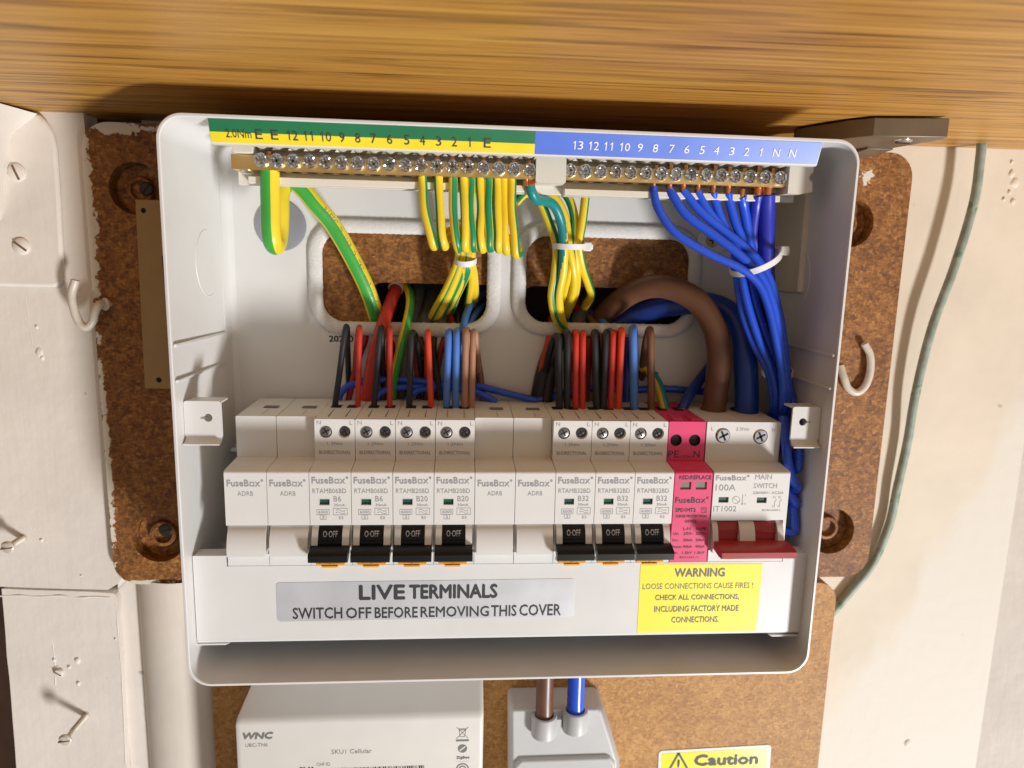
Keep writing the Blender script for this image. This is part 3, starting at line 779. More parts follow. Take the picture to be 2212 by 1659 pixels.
# two washers with screws on the back
for px, py, r, mt in ((607, 487, 12.4, 'zinc_disc'), (1537, 520, 7.6, 'tie')):
    x, d, z = at(px, py, DB)
    w = thing('fixing_washer', 'large zinc washer with a cross screw behind the thick green and yellow cable' if px < 1000 else 'pale clear washer on the back of the box behind the blue wires', 'washer', (x, DB, z))
    mb = MB(); mb.lathe((x, DB, z), (0, 1, 0), [(r, .05), (r, .9), (r * .9, 1.2), (r * .3, .9), (.01, .9)], 32); mb.build('disc', mt, w, (x, DB, z))
    mb = MB(); mb.lathe((x, DB + .9, z), (0, 1, 0), [(3.6, 0), (3.2, .9), (1.5, 1.3), (.01, 1.3)], 18)
    mb.box(x - 1.9, x + 1.9, DB + 1.9, DB + 2.3, z - .35, z + .35, 1); mb.box(x - .35, x + .35, DB + 1.9, DB + 2.31, z - 1.9, z + 1.9, 1)
    mb.build('screw', ['yellow_screw', 'hole_shade'], w, (x, DB, z))

# ---------- terminal bars at the top
b0 = (128, -12, 176)
hold = thing('terminal_holder', 'ivory plastic carrier along the top with green yellow and blue number strip', 'terminal carrier', b0)
mb = MB()
mb.prism_x([(6.2, 187.0), (6.0, 186.4), (2.5, 178.0), (1.9, 177.5), (-1.5, 177.6), (-1.5, 179.0), (2.0, 187.0)], 2.4, 250.2)     # sloping number face
mb.box(4.6, 253.5, -26, -22.5, 165, 180)                                                                    # rear beam
mb.box(10, 133.5, -24, -18, 165.2, 168.2); mb.box(146, 244, -24, -16, 164.4, 167.2)
mb.box(6.5, 14.5, -21, -10.5, 176.5, 181.5)
for i in range(18): mb.lathe((17.3 + i * 6.64, -22, 182.2), (0, 1, 0), [(3.3, 0), (3.3, 12)], 14)            # scalloped guide over each hole
for i in range(15): mb.lathe((147.7 + i * 6.7, -22, 182.2), (0, 1, 0), [(3.3, 0), (3.3, 12)], 14)
mb.build('carrier', 'bar_plastic', hold, b0, bevel=.3)
mb = MB()
n = rrect(132.6, 145.6, 168.6, 179.2, .8, 3); plate_mesh(mb, n, [], -24, -10.5); mb.build('centre_block', 'bar_plastic', hold, b0, bevel=.4); mb = MB()
notch = [(244.8, 180.2), (255.6, 179.9)] + [(255.6 - 1.6 * math.sin(a), 174.8 + 1.9 * math.cos(a)) for a in [math.pi * i / 8 for i in range(9)]] + [(256, 168.6), (253.2, 168.0), (250, 167.3), (244.8, 167.6)]
plate_mesh(mb, notch, [], -24, -10.8)
mb.build('end_block', 'bar_plastic', hold, b0, bevel=.4)
# number strip lies on the sloping face; t runs 0 (bottom) .. 1 (top)
def strip_at(x, t, off=.2): return (x, 2.5 + 3.5 * t + off * .92, 178.0 + 8.4 * t - off * .385)
def sq(mb, x0, x1, t0, t1, mi, off=.2, cut=0):
    mb.add([strip_at(x0, t0, off), strip_at(x1 - cut, t0, off), strip_at(x1, t1, off), strip_at(x0, t1, off)], [(0, 1, 2, 3)], mi)
GX0, GX1, BX1 = 2.8, 130.3, 249.9
mb = MB(); sq(mb, GX0, GX1, .46, 1.0, 0); sq(mb, GX0 - .1, GX1, .02, .46, 1)
lab = mb.build('earth_number_strip', ['lab_green', 'lab_yellow'], hold, b0, smooth=0)
mbl = MB()
def num(mb, s, px, py, w, h=.40, mi=0):
    x = at(px, py, 4.2)[0]
    f = lambda X, Zz: strip_at(X, NT + Zz * h, .42)
    digits(mb, s, x - w / 2, x + w / 2, 0, 1, mi, f) if s.isdigit() else text(mb, s, x - w / 2, x + w / 2, 0, 1, 0, mi, surf=f)
for k, (s_, px) in enumerate((('E', 559), ('E', 593), ('12', 631), ('11', 667), ('10', 703), ('9', 739), ('8', 773), ('7', 807), ('6', 842), ('5', 879), ('4', 913), ('3', 948), ('2', 982), ('1', 1015), ('E', 1053))):
    NT = .22; num(mbl, s_, px, 283 + k * 1.35, {'E': 2.8}.get(s_, 2.5 if len(s_) == 1 else 4.9))
NT = .24; num(mbl, '2.0Nm', 515, 283, 9.8, .36)
mbl.build('lettering', 'print_dark', lab, b0, smooth=0)
mb = MB(); sq(mb, GX1, BX1, .02, 1.0, 0, cut=.3); lab = mb.build('neutral_number_strip', 'lab_blue', hold, b0, smooth=0)
mbl = MB(); NT = .30
for k, (s_, px) in enumerate((('13', 1248), ('12', 1282), ('11', 1315), ('10', 1349), ('9', 1383), ('8', 1416), ('7', 1451), ('6', 1484), ('5', 1517), ('4', 1548), ('3', 1581), ('2', 1613), ('1', 1644), ('N', 1677), ('N', 1712))):
    num(mbl, s_, px, 308 + k * 1.3, {'N': 2.8}.get(s_, 2.5 if len(s_) == 1 else 4.9), .36)
mbl.build('lettering', 'print_white', lab, b0, smooth=0)

def screw_mesh(r=2.9, cross=True):
    mb = MB(); ax = Vector((0, 1, 0.12)).normalized()
    n = 32; L = []
    for h, q in ((-4, .86), (.2, .96), (.9, 1.0), (1.5, .9), (1.5, .62), (.75, .50)):
        row = []
        for i in range(n):
            a = 2 * math.pi * i / n
            k = 1.0; dh = 0
            if h > .3 and i % 4 == 0: k = .97; dh = -.35 if h > 1 else 0
            row.append((r * q * k * math.cos(a), h + dh, r * q * k * math.sin(a)))
        L.append(row)
    mb.loops(L, cap0=True, cap1=True)
    t = r * .16; l = r * .60
    for ang in (.5, .5 + math.pi / 2):                       # raised star left between the slots
        c, s_ = math.cos(ang), math.sin(ang)
        q = [(c * a * l - s_ * b * t, s_ * a * l + c * b * t) for a, b in ((-1, -1), (1, -1), (1, 1), (-1, 1))]
        mb.prism_d(q, .6, 1.05, 1)
    return mb
def bar(name, label, x0, x1, z, xs, base, group):
    t = thing(name, label, 'terminal bar', base, group)
    mb = MB(); O = rrect(x0, x1, z - 3.0, z + 3.0, 2.6 if name == 'neutral_bar' else .6, 5)
    if name == 'earth_bar': O = [(x0, z + 3), (x0, z - 3)] + [(x1 - 2.6 + 2.6 * math.sin(a), z - 3 + 2.6 - 2.6 * math.cos(a)) for a in (0, .4, .8, 1.2, 1.57)] + [(x1 - 2.6 + 2.6 * math.cos(a), z + .4 + 2.6 * math.sin(a)) for a in (0, .4, .8, 1.2, 1.57)]
    plate_mesh(mb, O, [], -22, -13)
    mb.build('brass_body', 'brass', t, base, bevel=.35)
    mb = MB()
    for x in xs: mb.lathe((x, -17.5, z - 2.9), (0, 0, -1), [(2.3, 0), (2.3, .15)], 16)
    mb.build('wire_hole_shade', 'hole_shade', t, base)  # thin dark discs painted as the shaded insides of the holes
    s0 = None; rnd = random.Random(5)
    for i, x in enumerate(xs):
        if s0 is None:
            s0 = screw_mesh().build('terminal_screw', ['steel', 'steel_dark'], t, (0, 0, 0), smooth=30); o = s0
        else:
            o = s0.copy(); COL.objects.link(o); o.parent = t
        b = Vector((x, -12.6 + rnd.uniform(-.3, .5), z + .9)) - Vector(base)
        o.location = V(*b); o.rotation_euler = (rnd.uniform(-.06, .06) + .10, rnd.uniform(0, 6.28), rnd.uniform(-.05, .05))
    return t
EX = [17.3 + i * 6.64 for i in range(18)]
NX = [147.65 + i * 6.70 for i in range(15)]
eb = bar('earth_bar', 'long brass earth bar with eighteen screws under the green and yellow strip', 4.9, 134.2, 173.2, EX, (70, -17, 173), 'brass terminal bars')
mb = MB(); mb.lathe((10.5, -16, 170.3), (0, 0, -1), [(3.0, 0), (3.2, .8), (2.4, 1.6), (.1, 1.8)], 18); mb.build('mounting_screw', 'steel', eb, (70, -17, 173))
bar('neutral_bar', 'shorter brass neutral bar with fifteen screws under the blue strip', 143.6, 245.5, 173.4, NX, (195, -17, 173), 'brass terminal bars')

# ---------- DIN rail
mb = MB(); mb.prism_x([(-60, 22), (-60, 40), (-56.5, 40), (-56.5, 42.5), (-55.5, 42.5), (-55.5, 39), (-59, 39), (-59, 23), (-55.5, 23), (-55.5, 19), (-56.5, 19), (-56.5, 22)], -11, 262)
mb.box(-12, -1, -57, -47, 39, 41.2); mb.lathe((-9, -50, 41), (0, 0, 1), [(3, 0), (2.6, 1.6), (.1, 1.8)], 14)
tag(mb.build('din_rail', 'steel', bevel=.2), 'metal mounting rail showing at the left behind the row of modules', 'rail')

# ================================================================== MODULES ON THE RAIL
def arc(R, z0=6.0, h=12.4, d0=-2.0, n=9): return [(d0 + R * math.cos(a), z0 + h * math.sin(a)) for a in [math.radians(89) * (1 - i / n) for i in range(n + 1)]]
def core(mb, w, td=-13.0, x0=.12, mi=0):
    mb.prism_x([(-1.6, 0.0), (-1.6, 42.4), (td - 1.6, 43.9), (td - 1.6, 62.6), (td - 3, 63.3), (-57.5, 64.3), (-58.5, 63.5), (-58.5, -22), (-17, -22), (-17, -1.5), (-1.6, -1.5)], x0, w - x0, mi)
def midplate(mb, w, zb, wins=(), td=-13.0, x0=.12, mi=0):
    # front plate with window openings, its upper edge rolled back into the shoulder
    plate_mesh(mb, [(x0, zb), (w - x0, zb), (w - x0, 42.3), (x0, 42.3)], [[(a, c), (b, c), (b, e), (a, e)] for a, b, c, e in wins], -1.6, 0, mi)
    mb.prism_x([(-1.5, 42.3), (0, 42.3), (-.15, 42.8), (-.6, 43.2), (-1.2, 43.4), (td - .2, 44.6), (td - .2, 43.5), (-1.6, 42.3)], x0, w - x0, mi)
def termplate(mb, w, holes=(), td=-13.0, x0=.12, mi=0):
    plate_mesh(mb, rrect(x0, w - x0, 44.4, 63.5, .5, 2), holes, td - 1.7, td, mi)

def make_blank():
    t = thing('blank_module', '', 'blank module')
    mb = MB(); core(mb, 18, -18.5); midplate(mb, 18, 18.7, td=-18.5); termplate(mb, 18, td=-18.5)
    mb.prism_x(arc(5.6) + [(3.6, 5.7), (-1.6, 5.7), (-1.6, 18.4)], 1.0, 17.3)
    mb.box(.12, 17.88, -1.6, -.3, 0, 5.4)
    mb.build('housing', 'plastic', t, bevel=.22)
    mb = MB(); mb.box(7.5, 14.2, -40.5, -35.5, 63.95, 64.05); mb.box(10.6, 10.75, -35.5, -22, 63.6, 63.65); mb.build('top_slot_shade', 'print_mid', t)  # flat dark patch stands in for the slot's inner shade
    mb = MB(); brand(mb, 1.3, 16.6, 36.4, 39.3, .1); text(mb, 'ADRB', 5.6, 12.2, 32.2, 34.2, .1); mb.build('lettering', 'print_grey', t, smooth=0)
    return t

def toggle_surf(R, z0=6.0, h=12.4, d0=-2.0, off=.12):
    def f(x, z):
        s = max(-1, min(1, (z - z0) / h)); return (x, d0 + R * math.sqrt(1 - s * s) + off, z)
    return f
def breaker_text(code, amp):
    mb = MB()
    brand(mb, 1.2, 16.8, 37.7, 40.6, .1)
    text(mb, code, 1.4, 15.9, 33.3, 35.4, .1)
    text(mb, amp, 10.4, 13.7 if len(amp) == 2 else 15.3, 29.5, 32, .1)
    text(mb, '30mA', 10.5, 15.4, 27.3, 28.5, .1)
    frame_rect(mb, 3.0, 8.5, 23.4, 25.9, .16, .1); text(mb, '6000', 3.7, 7.9, 24.0, 25.3, .1)
    frame_rect(mb, 4.4, 7.1, 21.3, 23.4, .16, .1); text(mb, '3', 5.3, 6.2, 21.7, 23.0, .1)
    frame_rect(mb, 10.1, 16.3, 23.3, 26.5, .16, .1)
    for zz, k in ((25.4, 1), (24.3, 1)):
        stroke(mb, [(11.3 + 4 * i / 12, zz + .42 * math.sin(i / 12 * 2 * math.pi) * k) for i in range(13)], .18, .1)
    text(mb, 'E3', 12.6, 14.5, 21.4, 22.6, .1)
    text(mb, 'N', 1.2, 3.0, 61.0, 62.8, -12.9); text(mb, 'L', 15.7, 16.9, 61.0, 62.8, -12.9)
    text(mb, '1.2Nm', 5.7, 12.4, 51.6, 53.1, -12.9)
    text(mb, 'BI-DIRECTIONAL', 1.9, 16.0, 47.4, 49.1, -12.9, bold=.01)
    return mb
def make_breaker(code, amp):
    t = thing('circuit_breaker', '', 'circuit breaker')
    mb = MB(); core(mb, 18); midplate(mb, 18, 18.7, [(4.2, 8.6, 27.9, 30.6)])
    termplate(mb, 18, [circ(5.0, 57.7, 2.85, 22), circ(13.2, 57.7, 2.85, 22)])
    A = arc(5.4)
    for xa, xb in ((.9, 3.6), (14.1, 17.0)): mb.prism_x(A + [(3.4, 5.7), (-1.6, 5.7), (-1.6, 18.4)], xa, xb)
    mb.box(.12, 17.88, -1.6, -.3, 0, 5.6)
    mb.build('housing', 'plastic', t, bevel=.2)
    mb = MB(); mb.box(4.0, 8.8, -1.55, -1.0, 27.7, 30.8); mb.build('indicator', 'green_flag', t)
    mb = MB(); frame_rect(mb, 4.0, 8.8, 27.6, 30.8, .18, .06); mb.build('indicator_frame', 'plastic', t, smooth=0)
    for x, dd, sm in ((5.0, -13.5, 'steel_dark'), (13.2, -14.4, 'steel_shaded')):
        mb = MB(); mb.lathe((x, dd - .8, 57.7), (0, 1, 0), [(2.7, 0), (2.7, .5), (2.2, .8), (.01, .8)], 20)
        for a in (.5, .5 + math.pi / 2):
            c, s_ = math.cos(a), math.sin(a)
            mb.prism_d([(x + c * p * 1.7 - s_ * q * .36, 57.7 + s_ * p * 1.7 + c * q * .36) for p, q in ((-1, -1), (1, -1), (1, 1), (-1, 1))], dd - .4, dd + .03, 1)
        mb.build('terminal_screw', [sm, 'hole_shade'], t)
    tg = MB()
    B = arc(4.4)
    tg.prism_x(B + [(2.4, 5.4), (-1.6, 5.4), (-1.6, 18.4)], 3.85, 13.85)
    tg.prism_x([(1.9, 12.3), (2.7, 12.1), (2.75, 11.3), (2.2, 10.9)], 3.9, 13.8)
    tg.prism_x([(2, 10.6), (4.2, 10.4), (8.3, 8.9), (9.0, 8.0), (8.8, 5.2), (8.1, 4.7), (7.2, 4.9), (3, 6.2)], .55, 17.3)
    tgo = tg.build('lever', 'black', t, bevel=.35)
    mb = MB(); text(mb, 'O·OFF', 5.7, 12.0, 13.7, 16.3, 0, surf=toggle_surf(4.4)); mb.build('lettering', 'print_lever', tgo, smooth=0)
    mb = MB(); mb.box(2.4, 14.9, -.4, 1.4, .35, 1.5); mb.box(5, 12, -.4, 1.9, -.35, .5); mb.box(8.3, 8.9, 1.4, 1.6, .8, 1.2); mb.build('clip', 'orange', t, bevel=.12)
    mb = MB()
    for x in (5.2, 13.0): mb.box(x - 2.4, x + 2.4, -43, -37, 63.9, 64.15); mb.box(x - .1, x + .1, -36, -19, 63.4, 63.75)
    mb.build('wire_entry_shade', 'hole_shade', t)  # dark patches on the top face paint the shade of the entries
    breaker_text(code, amp).build('lettering', 'print_grey', t, smooth=0)
    return t

def place(proto, x, label, group, letters=None):
    """the first use moves the prototype, later ones copy it with each of its parts and their sub-parts"""
    if not proto.get('used'):
        r = proto; r['used'] = 1
    else:
        r = proto.copy(); COL.objects.link(r)
        for ch in list(proto.children):
            c = ch.copy(); COL.objects.link(c); c.parent = r
            for g in ch.children:
                e = g.copy(); COL.objects.link(e); e.parent = c
    if letters:
        for ch in r.children:
            if ch.name.startswith('lettering'): ch.data = letters
    r.location = V(x, 0, 0); r['label'] = label; r['group'] = group
    return r
def lettering_mesh(code, amp):
    o = breaker_text(code, amp).build('lettering', 'print_grey', None, smooth=0); me = o.data; bpy.data.objects.remove(o); return me

bk = make_blank()
for x, l in ((0, 'plain white blank module at the far left end of the row'),
             (18, 'plain white blank module between the far left blank and the first B6 breaker'),
             (108, 'plain white blank module beside the second B20 breaker, in the middle of the row'),
             (126, 'plain white blank module immediately left of the first B32 breaker')):
    place(bk, x + .3, l, 'blank modules in the row')
for o in list(bpy.data.objects):
    if 'used' in o: del o['used']
br_ = make_breaker('RTAMB06BD', 'B6')
m20 = lettering_mesh('RTAMB20BD', 'B20'); m32 = lettering_mesh('RTAMB32BD', 'B32')
for x, l, me in ((36, 'white circuit breaker marked B6 with black lever, next to the left blank modules', None),
                 (54, 'white circuit breaker marked B6 with black lever, beside the first B20 breaker', None),
                 (72, 'white circuit breaker marked B20 fed by one black and one red wire', m20),
                 (90, 'white circuit breaker marked B20 fed by two blue and two tan wires', m20),
                 (144, 'white circuit breaker marked B32, beside the middle blank modules', m32),
                 (162, 'white circuit breaker marked B32, between the two other B32 breakers', m32),
                 (180, 'white circuit breaker marked B32 beside the pink surge protector', m32)):
    place(br_, x + .3, l, 'circuit breakers in the row', me)
for o in list(bpy.data.objects):
    if 'used' in o: del o['used']

# ---- pink surge protector
sx = 198.4
b0 = (sx, 0, 0)
spd = thing('surge_protector', 'bright pink surge protection module between breakers and main switch', 'surge protector', b0)
def loc(f): return f
mb = MB(); core(mb, 17.8); midplate(mb, 17.8, 0, [(2.9, 7.9, 34.9, 38.5), (10.1, 15.2, 34.9, 38.5)], x0=.2)
termplate(mb, 17.8, [circ(3.9, 54.6, 2.8, 22), circ(12.8, 54.6, 2.8, 22)])
for k in range(5): mb.prism_x([(-3 - k * 1.9, 43.5 + k * .2), (-3.4 - k * 1.9, 44.1 + k * .2), (-4.1 - k * 1.9, 44.2 + k * .2), (-4.5 - k * 1.9, 43.6 + k * .2)], .3, 17.5)
for xx in (2.5, 11): mb.box(xx, xx + 5, -24, -15, 63, 64.6)
mb.build('housing', 'pink', spd, bevel=.2)
mb = MB()
for xa, xb in ((2.9, 7.9), (10.1, 15.2)): mb.box(xa - .2, xb + .2, -1.58, -.8, 34.7, 38.7)
mb.build('indicator', 'grey_flag', spd)
mb = MB()
for xx in (3.9, 12.8):
    C_ = circ(xx, 54.6, 2.74, 22)
    mb.loops([[(x, -13.12, z) for x, z in C_], [(x, -14.55, z) for x, z in C_]], cap1=True)
mb.build('recess_shade_liner', 'hole_shade', spd)  # black liner gives the screw holes their shade by colour
mb = MB()
text(mb, 'RED:REPLACE', 2.2, 17.0, 39.7, 41.5, .1, bold=.025)
brand(mb, 1.0, 16.4, 28.6, 31.2, .1)
text(mb, 'SPD1MT2', 1.4, 10.8, 24.3, 26, .1, bold=.03)
frame_rect(mb, 13.3, 15.9, 23.8, 26.3, .2, .1); text(mb, 'T2', 13.8, 15.5, 24.4, 25.8, .1)
text(mb, 'SURGE PROTECTION', 1.7, 16.1, 21.6, 22.8, .1, bold=.02)
text(mb, 'DEVICE', 6.2, 11.5, 19.2, 20.4, .1, bold=.02)
text(mb, 'L-N', 5.6, 9, 15.5, 16.9, .1, bold=.02); text(mb, 'N-PE', 11.7, 16.4, 15.5, 16.9, .1, bold=.02)
for a, b, c, z in (('Uc:', '275V~', '255V~', 13.2), ('In:', '20kA', '20kA', 10.1), ('Imax:', '40kA', '40kA', 6.9), ('Up:', '1.5kV', '1.5kV', 3.9)):
    text(mb, a, 1.0, 3.6 if len(a) == 3 else 5.4, z, z + 1.25, .1, bold=.01)
    text(mb, b, 5.9, 10.4, z, z + 1.25, .1, bold=.01); text(mb, c, 11.8, 16.3, z, z + 1.25, .1, bold=.01)
text(mb, 'IEC61643-11', 4.8, 13.6, 1.8, 2.8, .1)
text(mb, 'PE', .5, 5.7, 46.3, 49.6, -12.9); text(mb, 'N', 12.6, 15.6, 46.3, 49.6, -12.9); text(mb, '1.2Nm', 6.4, 11.8, 46.4, 47.4, -12.9)
mb.build('lettering', 'print_dark', spd, smooth=0)
mb = MB()
for xx in (4.2, 12.6): mb.box(xx - 2.2, xx + 2.2, -44, -37, 63.9, 64.2)
mb.build('wire_entry_shade', 'hole_shade', spd)  # entries are dark patches, their shade painted on the top

# ---- main switch
b0 = (216.6, 0, 0)
ms = thing('main_switch', 'double width white main switch with red bar lever, right end of the row', 'switch', b0)
mb = MB(); core(mb, 36); midplate(mb, 36, 20.2, [(3.0, 7.7, 28.6, 31.3), (21.0, 25.7, 28.4, 31.1)])
termplate(mb, 36, [circ(8.0, 57.0, 3.6, 26), circ(26.2, 56.6, 3.6, 26)])
A = arc(5.4, 6, 13.6)
for xa, xb in ((.6, 3.2), (13.3, 20.6), (31.3, 34.2)): mb.prism_x(A + [(3.4, 5.7), (-1.6, 5.7), (-1.6, 19.6)], xa, xb)
mb.box(.12, 35.88, -1.6, -.3, 0, 5.6); mb.box(34.4, 35.88, -1.6, 0, 5.6, 20.2)
mb.box(17.9, 18.1, -50, -20, 63.5, 64.35)
mb.build('housing', 'plastic', ms, bevel=.2)
mb = MB()
for xa, z in ((3.0, 28.6), (21.0, 28.4)): mb.box(xa - .2, xa + 4.9, -1.55, -1.0, z - .2, z + 2.9)
mb.build('indicator', 'green_flag', ms)
for x, z, dd in ((8.0, 57.0, -12.3), (26.2, 56.6, -12.6)):
    mb = MB(); mb.lathe((x, dd - 1.4, z), (.04, 1, 0), [(3.4, 0), (3.4, .9), (2.9, 1.4), (.01, 1.4)], 28)
    for a, l in ((.45, 2.5), (.45 + math.pi / 2, 2.5)):
        c, s_ = math.cos(a), math.sin(a)
        mb.prism_d([(x + c * p * l - s_ * q * .5, z + s_ * p * l + c * q * .5) for p, q in ((-1, -1), (1, -1), (1, 1), (-1, 1))], dd - .8, dd + .06 + l * .01, 1)
    mb.build('terminal_screw', ['steel', 'hole_shade'], ms)
tg = MB(); B = arc(2.4, 6, 13.4)
for xa, xb in ((3.4, 13.1), (20.8, 31.0)):
    tg.prism_x(B + [(.3, 5.4), (-1.6, 5.4), (-1.6, 19.4)], xa, xb)
    tg.prism_x([(-.6, 15.4), (.6, 14.8), (.6, 14.2), (0, 13.8)], xa + .1, xb - .1)
tg.prism_x([(2, 11.2), (4, 11.4), (12.2, 10.4), (12.9, 9.8), (13.0, 7.4), (12.4, 6.8), (9, 6.6), (3, 7.4)], 1.2, 35.6)
tg.build('lever', 'red_lever', ms, bevel=.3)
mb = MB()
brand(mb, 1.1, 16.6, 39.2, 41.5, .1)
text(mb, 'MAIN', 19.4, 27.2, 39.7, 42, .1); text(mb, 'SWITCH', 19.0, 30.0, 35.5, 37.8, .1)
text(mb, '100A', 1.2, 10.6, 34.3, 37.3, .1); text(mb, '230/400V~ AC22A', 19, 33.5, 32.7, 33.9, .1)
text(mb, 'IT1002', .9, 11.7, 24.4, 27.0, .1); text(mb, 'IEC/EN 60947-3', 24.0, 32.5, 24.5, 25.4, .1)
ring2(mb, 11.2, 29.9, 1.7, .2, .1); stroke(mb, [(10.1, 30.6), (11.0, 30.1), (11.4, 29.6), (12.3, 29.0)], .2, .1)
stroke(mb, [(14.2, 27.6), (14.2, 32.6)], .2, .1); stroke(mb, [(13.7, 28.3), (14.2, 27.6), (14.7, 28.3)], .2, .1)
text(mb, 'I', 15.4, 15.6, 31.7, 32.6, .1); text(mb, 'O', 15.2, 16.1, 27.6, 28.5, .1)
for xx in (29.6, 32.0):
    stroke(mb, [(xx, 26.4), (xx, 29.0)], .18, .1); stroke(mb, [(xx, 29.0), (xx + .8, 30.2)], .18, .1); stroke(mb, [(xx, 30.4), (xx, 31.6)], .18, .1)
text(mb, '2', 28.5, 29.1, 26.4, 27.3, .1); text(mb, '4', 31.0, 31.6, 26.4, 27.3, .1); text(mb, '1', 28.7, 28.9, 30.8, 31.7, .1); text(mb, '3', 31.0, 31.6, 30.8, 31.7, .1)
text(mb, 'L', 2.2, 3.3, 59.4, 61.2, -12.9); text(mb, '2.5Nm', 14.2, 20.4, 59.4, 60.9, -12.9); text(mb, 'N', 31.6, 33.1, 58.9, 60.7, -12.9)
mb.build('lettering', 'print_grey', ms, smooth=0)
mb = MB()
for xx in (13.0, 28.6): mb.lathe((xx, -40, 63.8), (0, 0, 1), [(6.6, 0), (6.6, .35)], 24)
mb.build('wire_entry_shade', 'hole_shade', ms)  # dark discs on top painted for the shade in the tail entries

# ---------- cover over the live terminals
b0 = (125, -1, -36)
cov = thing('terminal_cover', 'white metal cover strip over the live terminals with warning labels', 'cover', b0)
mb = MB()
O = [(-14.8, -35.5), (265.2, -36.2), (265.2, 3.6), (253.2, 3.9), (253.2, -.6), (-.4, -.6), (-.4, 4.4), (-14.8, 4.4)]
plate_mesh(mb, O, [], -2.0, -1.0)
mb.prism_x([(-2.0, -35.0), (-1.0, -35.4), (-1.2, -36.6), (-2.2, -37.4), (-7, -37.4), (-7, -36.6), (-2.6, -36.4)], -14.8, 265.2)
mb.box(-14.8, -1.2, -9, -2, 3.6, 4.4); mb.box(253.2, 265.2, -9, -2, 3.0, 3.8)
mb.prism_d([(-16, -37.8), (-1, -37.8), (-3, -38.7), (-16, -38.7)], -10, -2.0); mb.prism_d([(266, -38.4), (250, -38.4), (252, -39.4), (266, -39.4)], -10, -2.0)
mb.build('cover_plate', 'cover', cov, b0, bevel=.35)
LD = -0.85
def PX(px, py): p = at(px, py, LD); return p[0], p[2]
(xa, za), (xb, zb) = PX(599, 1343), PX(1242, 1250)
mb = MB(); O = [(x, z + (x - xa) / (xb - xa) * .4) for x, z in rrect(xa, xb, za, zb - .4, 1.6, 4)]
plate_mesh(mb, O, [], -1.02, LD); ll = mb.build('live_terminals_label', 'lab_silver', cov, b0, smooth=0)
def ptext(mb, s_, p0, p1, **k):
    (a, c), (b, e) = PX(*p0), PX(*p1); text(mb, s_, a, b, c, e, LD + .1, **k)
mb = MB()
ptext(mb, 'LIVE', (777, 1295), (874, 1264), bold=.03); ptext(mb, 'TERMINALS', (885, 1293), (1074, 1262), bold=.03)
for w_, p0, p1 in (('SWITCH', (633, 1337), (739, 1312)), ('OFF', (748, 1336), (802, 1312)), ('BEFORE', (810, 1335), (902, 1311)), ('REMOVING', (909, 1333), (1056, 1309)), ('THIS', (1061, 1331), (1116, 1307)), ('COVER', (1122, 1330), (1212, 1305))):
    ptext(mb, w_, p0, p1, bold=.012)
mb.build('lettering', 'print_dark', ll, b0, smooth=0)
mb = MB(); Q = [PX(1376, 1367), PX(1633, 1363), PX(1648, 1218), PX(1384, 1219)]
plate_mesh(mb, Q, [], -1.02, LD); wl = mb.build('warning_label', 'lab_warn', cov, b0, smooth=0)
mb = MB()
ptext(mb, 'WARNING', (1457, 1246), (1566, 1227), bold=.025)
for w_, p0, p1 in (('LOOSE CONNECTIONS CAUSE FIRES !', (1388, 1273), (1627, 1258)), ('CHECK ALL CONNECTIONS,', (1415, 1298), (1597, 1283)), ('INCLUDING FACTORY MADE', (1413, 1322), (1596, 1307)), ('CONNECTIONS.', (1450, 1345), (1553, 1331))):
    ptext(mb, w_, p0, p1, bold=.0 if 'LOOSE' in w_ else .012)
mb.build('lettering', 'print_mid', wl, b0, smooth=0)

# ================================================================== THINGS BELOW THE BOX
b0 = (54, -40, -120)
hub = thing('communications_hub', 'white plastic communications hub with printed labels, below the box on the left', 'hub', b0)
mb = MB()
HX0, HX1, HD = -8.6, 115.2, -25.0
prof = [(-62.5, -70), (-46, -80), (-27.6, -91.5), (-25.6, -93.3), (HD, -95.5), (HD, -400), (-62.5, -400)]
L = []
for x, ins, dr in ((HX0 + 2.2, 0, -3.2), (HX0 + .6, 0, -1.6), (HX0 + .1, 0, -.6), (HX0 + 1.2, 0, -.15), (HX0 + 3.0, 0, 0), (HX1 - 2.5, 0, 0), (HX1 - .8, 0, -.4), (HX1, 0, -1.6), (HX1, 0, -3)):
    L.append([(x + (max(0, (z + 95) / 22) * (3 if x < 50 else 0)) * 0 + (max(0, z + 94) * .35 if x < 50 and z < -72 else 0), d + (dr if d > -50 else 0), z) for d, z in prof])
mb.loops(L, cap0=True, cap1=True)
mb.build('casing', 'hub', hub, b0, bevel=.9, seg=3)
LD = HD + .08
mb = MB()
(a, c), (b, e) = PX(522, 1597), PX(586, 1582)
text(mb, 'WNC', a, b, c, e, LD, bold=.06, slant=.25)
for s_, p0, p1 in (('UBC-TN6', (530, 1614), (578, 1605)), ('SKU1 Cellular', (716, 1629), (803, 1617)), ('CHF ID', (684, 1655), (713, 1647))):
    (a, c), (b, e) = PX(*p0), PX(*p1); text(mb, s_, a, b, c, e, LD)
(a, c), (b, e) = PX(986, 1641), PX(1014, 1633); text(mb, 'ZigBee', a, b, c, e, LD, bold=.03)
(a, c), (b, e) = PX(986, 1646), PX(1014, 1643.5); text(mb, 'certified product', a, b, c, e, LD)
cx, cz = PX(999, 1617); 
mb.add([(cx + 2.4 * math.cos(q), LD, cz + 2.4 * math.sin(q)) for q in [2 * math.pi * i / 24 for i in range(24)]], [tuple(range(24))])
cx, cz = PX(999, 1583)                                    # crossed-out bin with its bar
stroke(mb, [(cx - 1.7, cz + 1.6), (cx - 1.2, cz - 2.2), (cx + 1.2, cz - 2.2), (cx + 1.7, cz + 1.6), (cx - 1.7, cz + 1.6)], .28, LD)
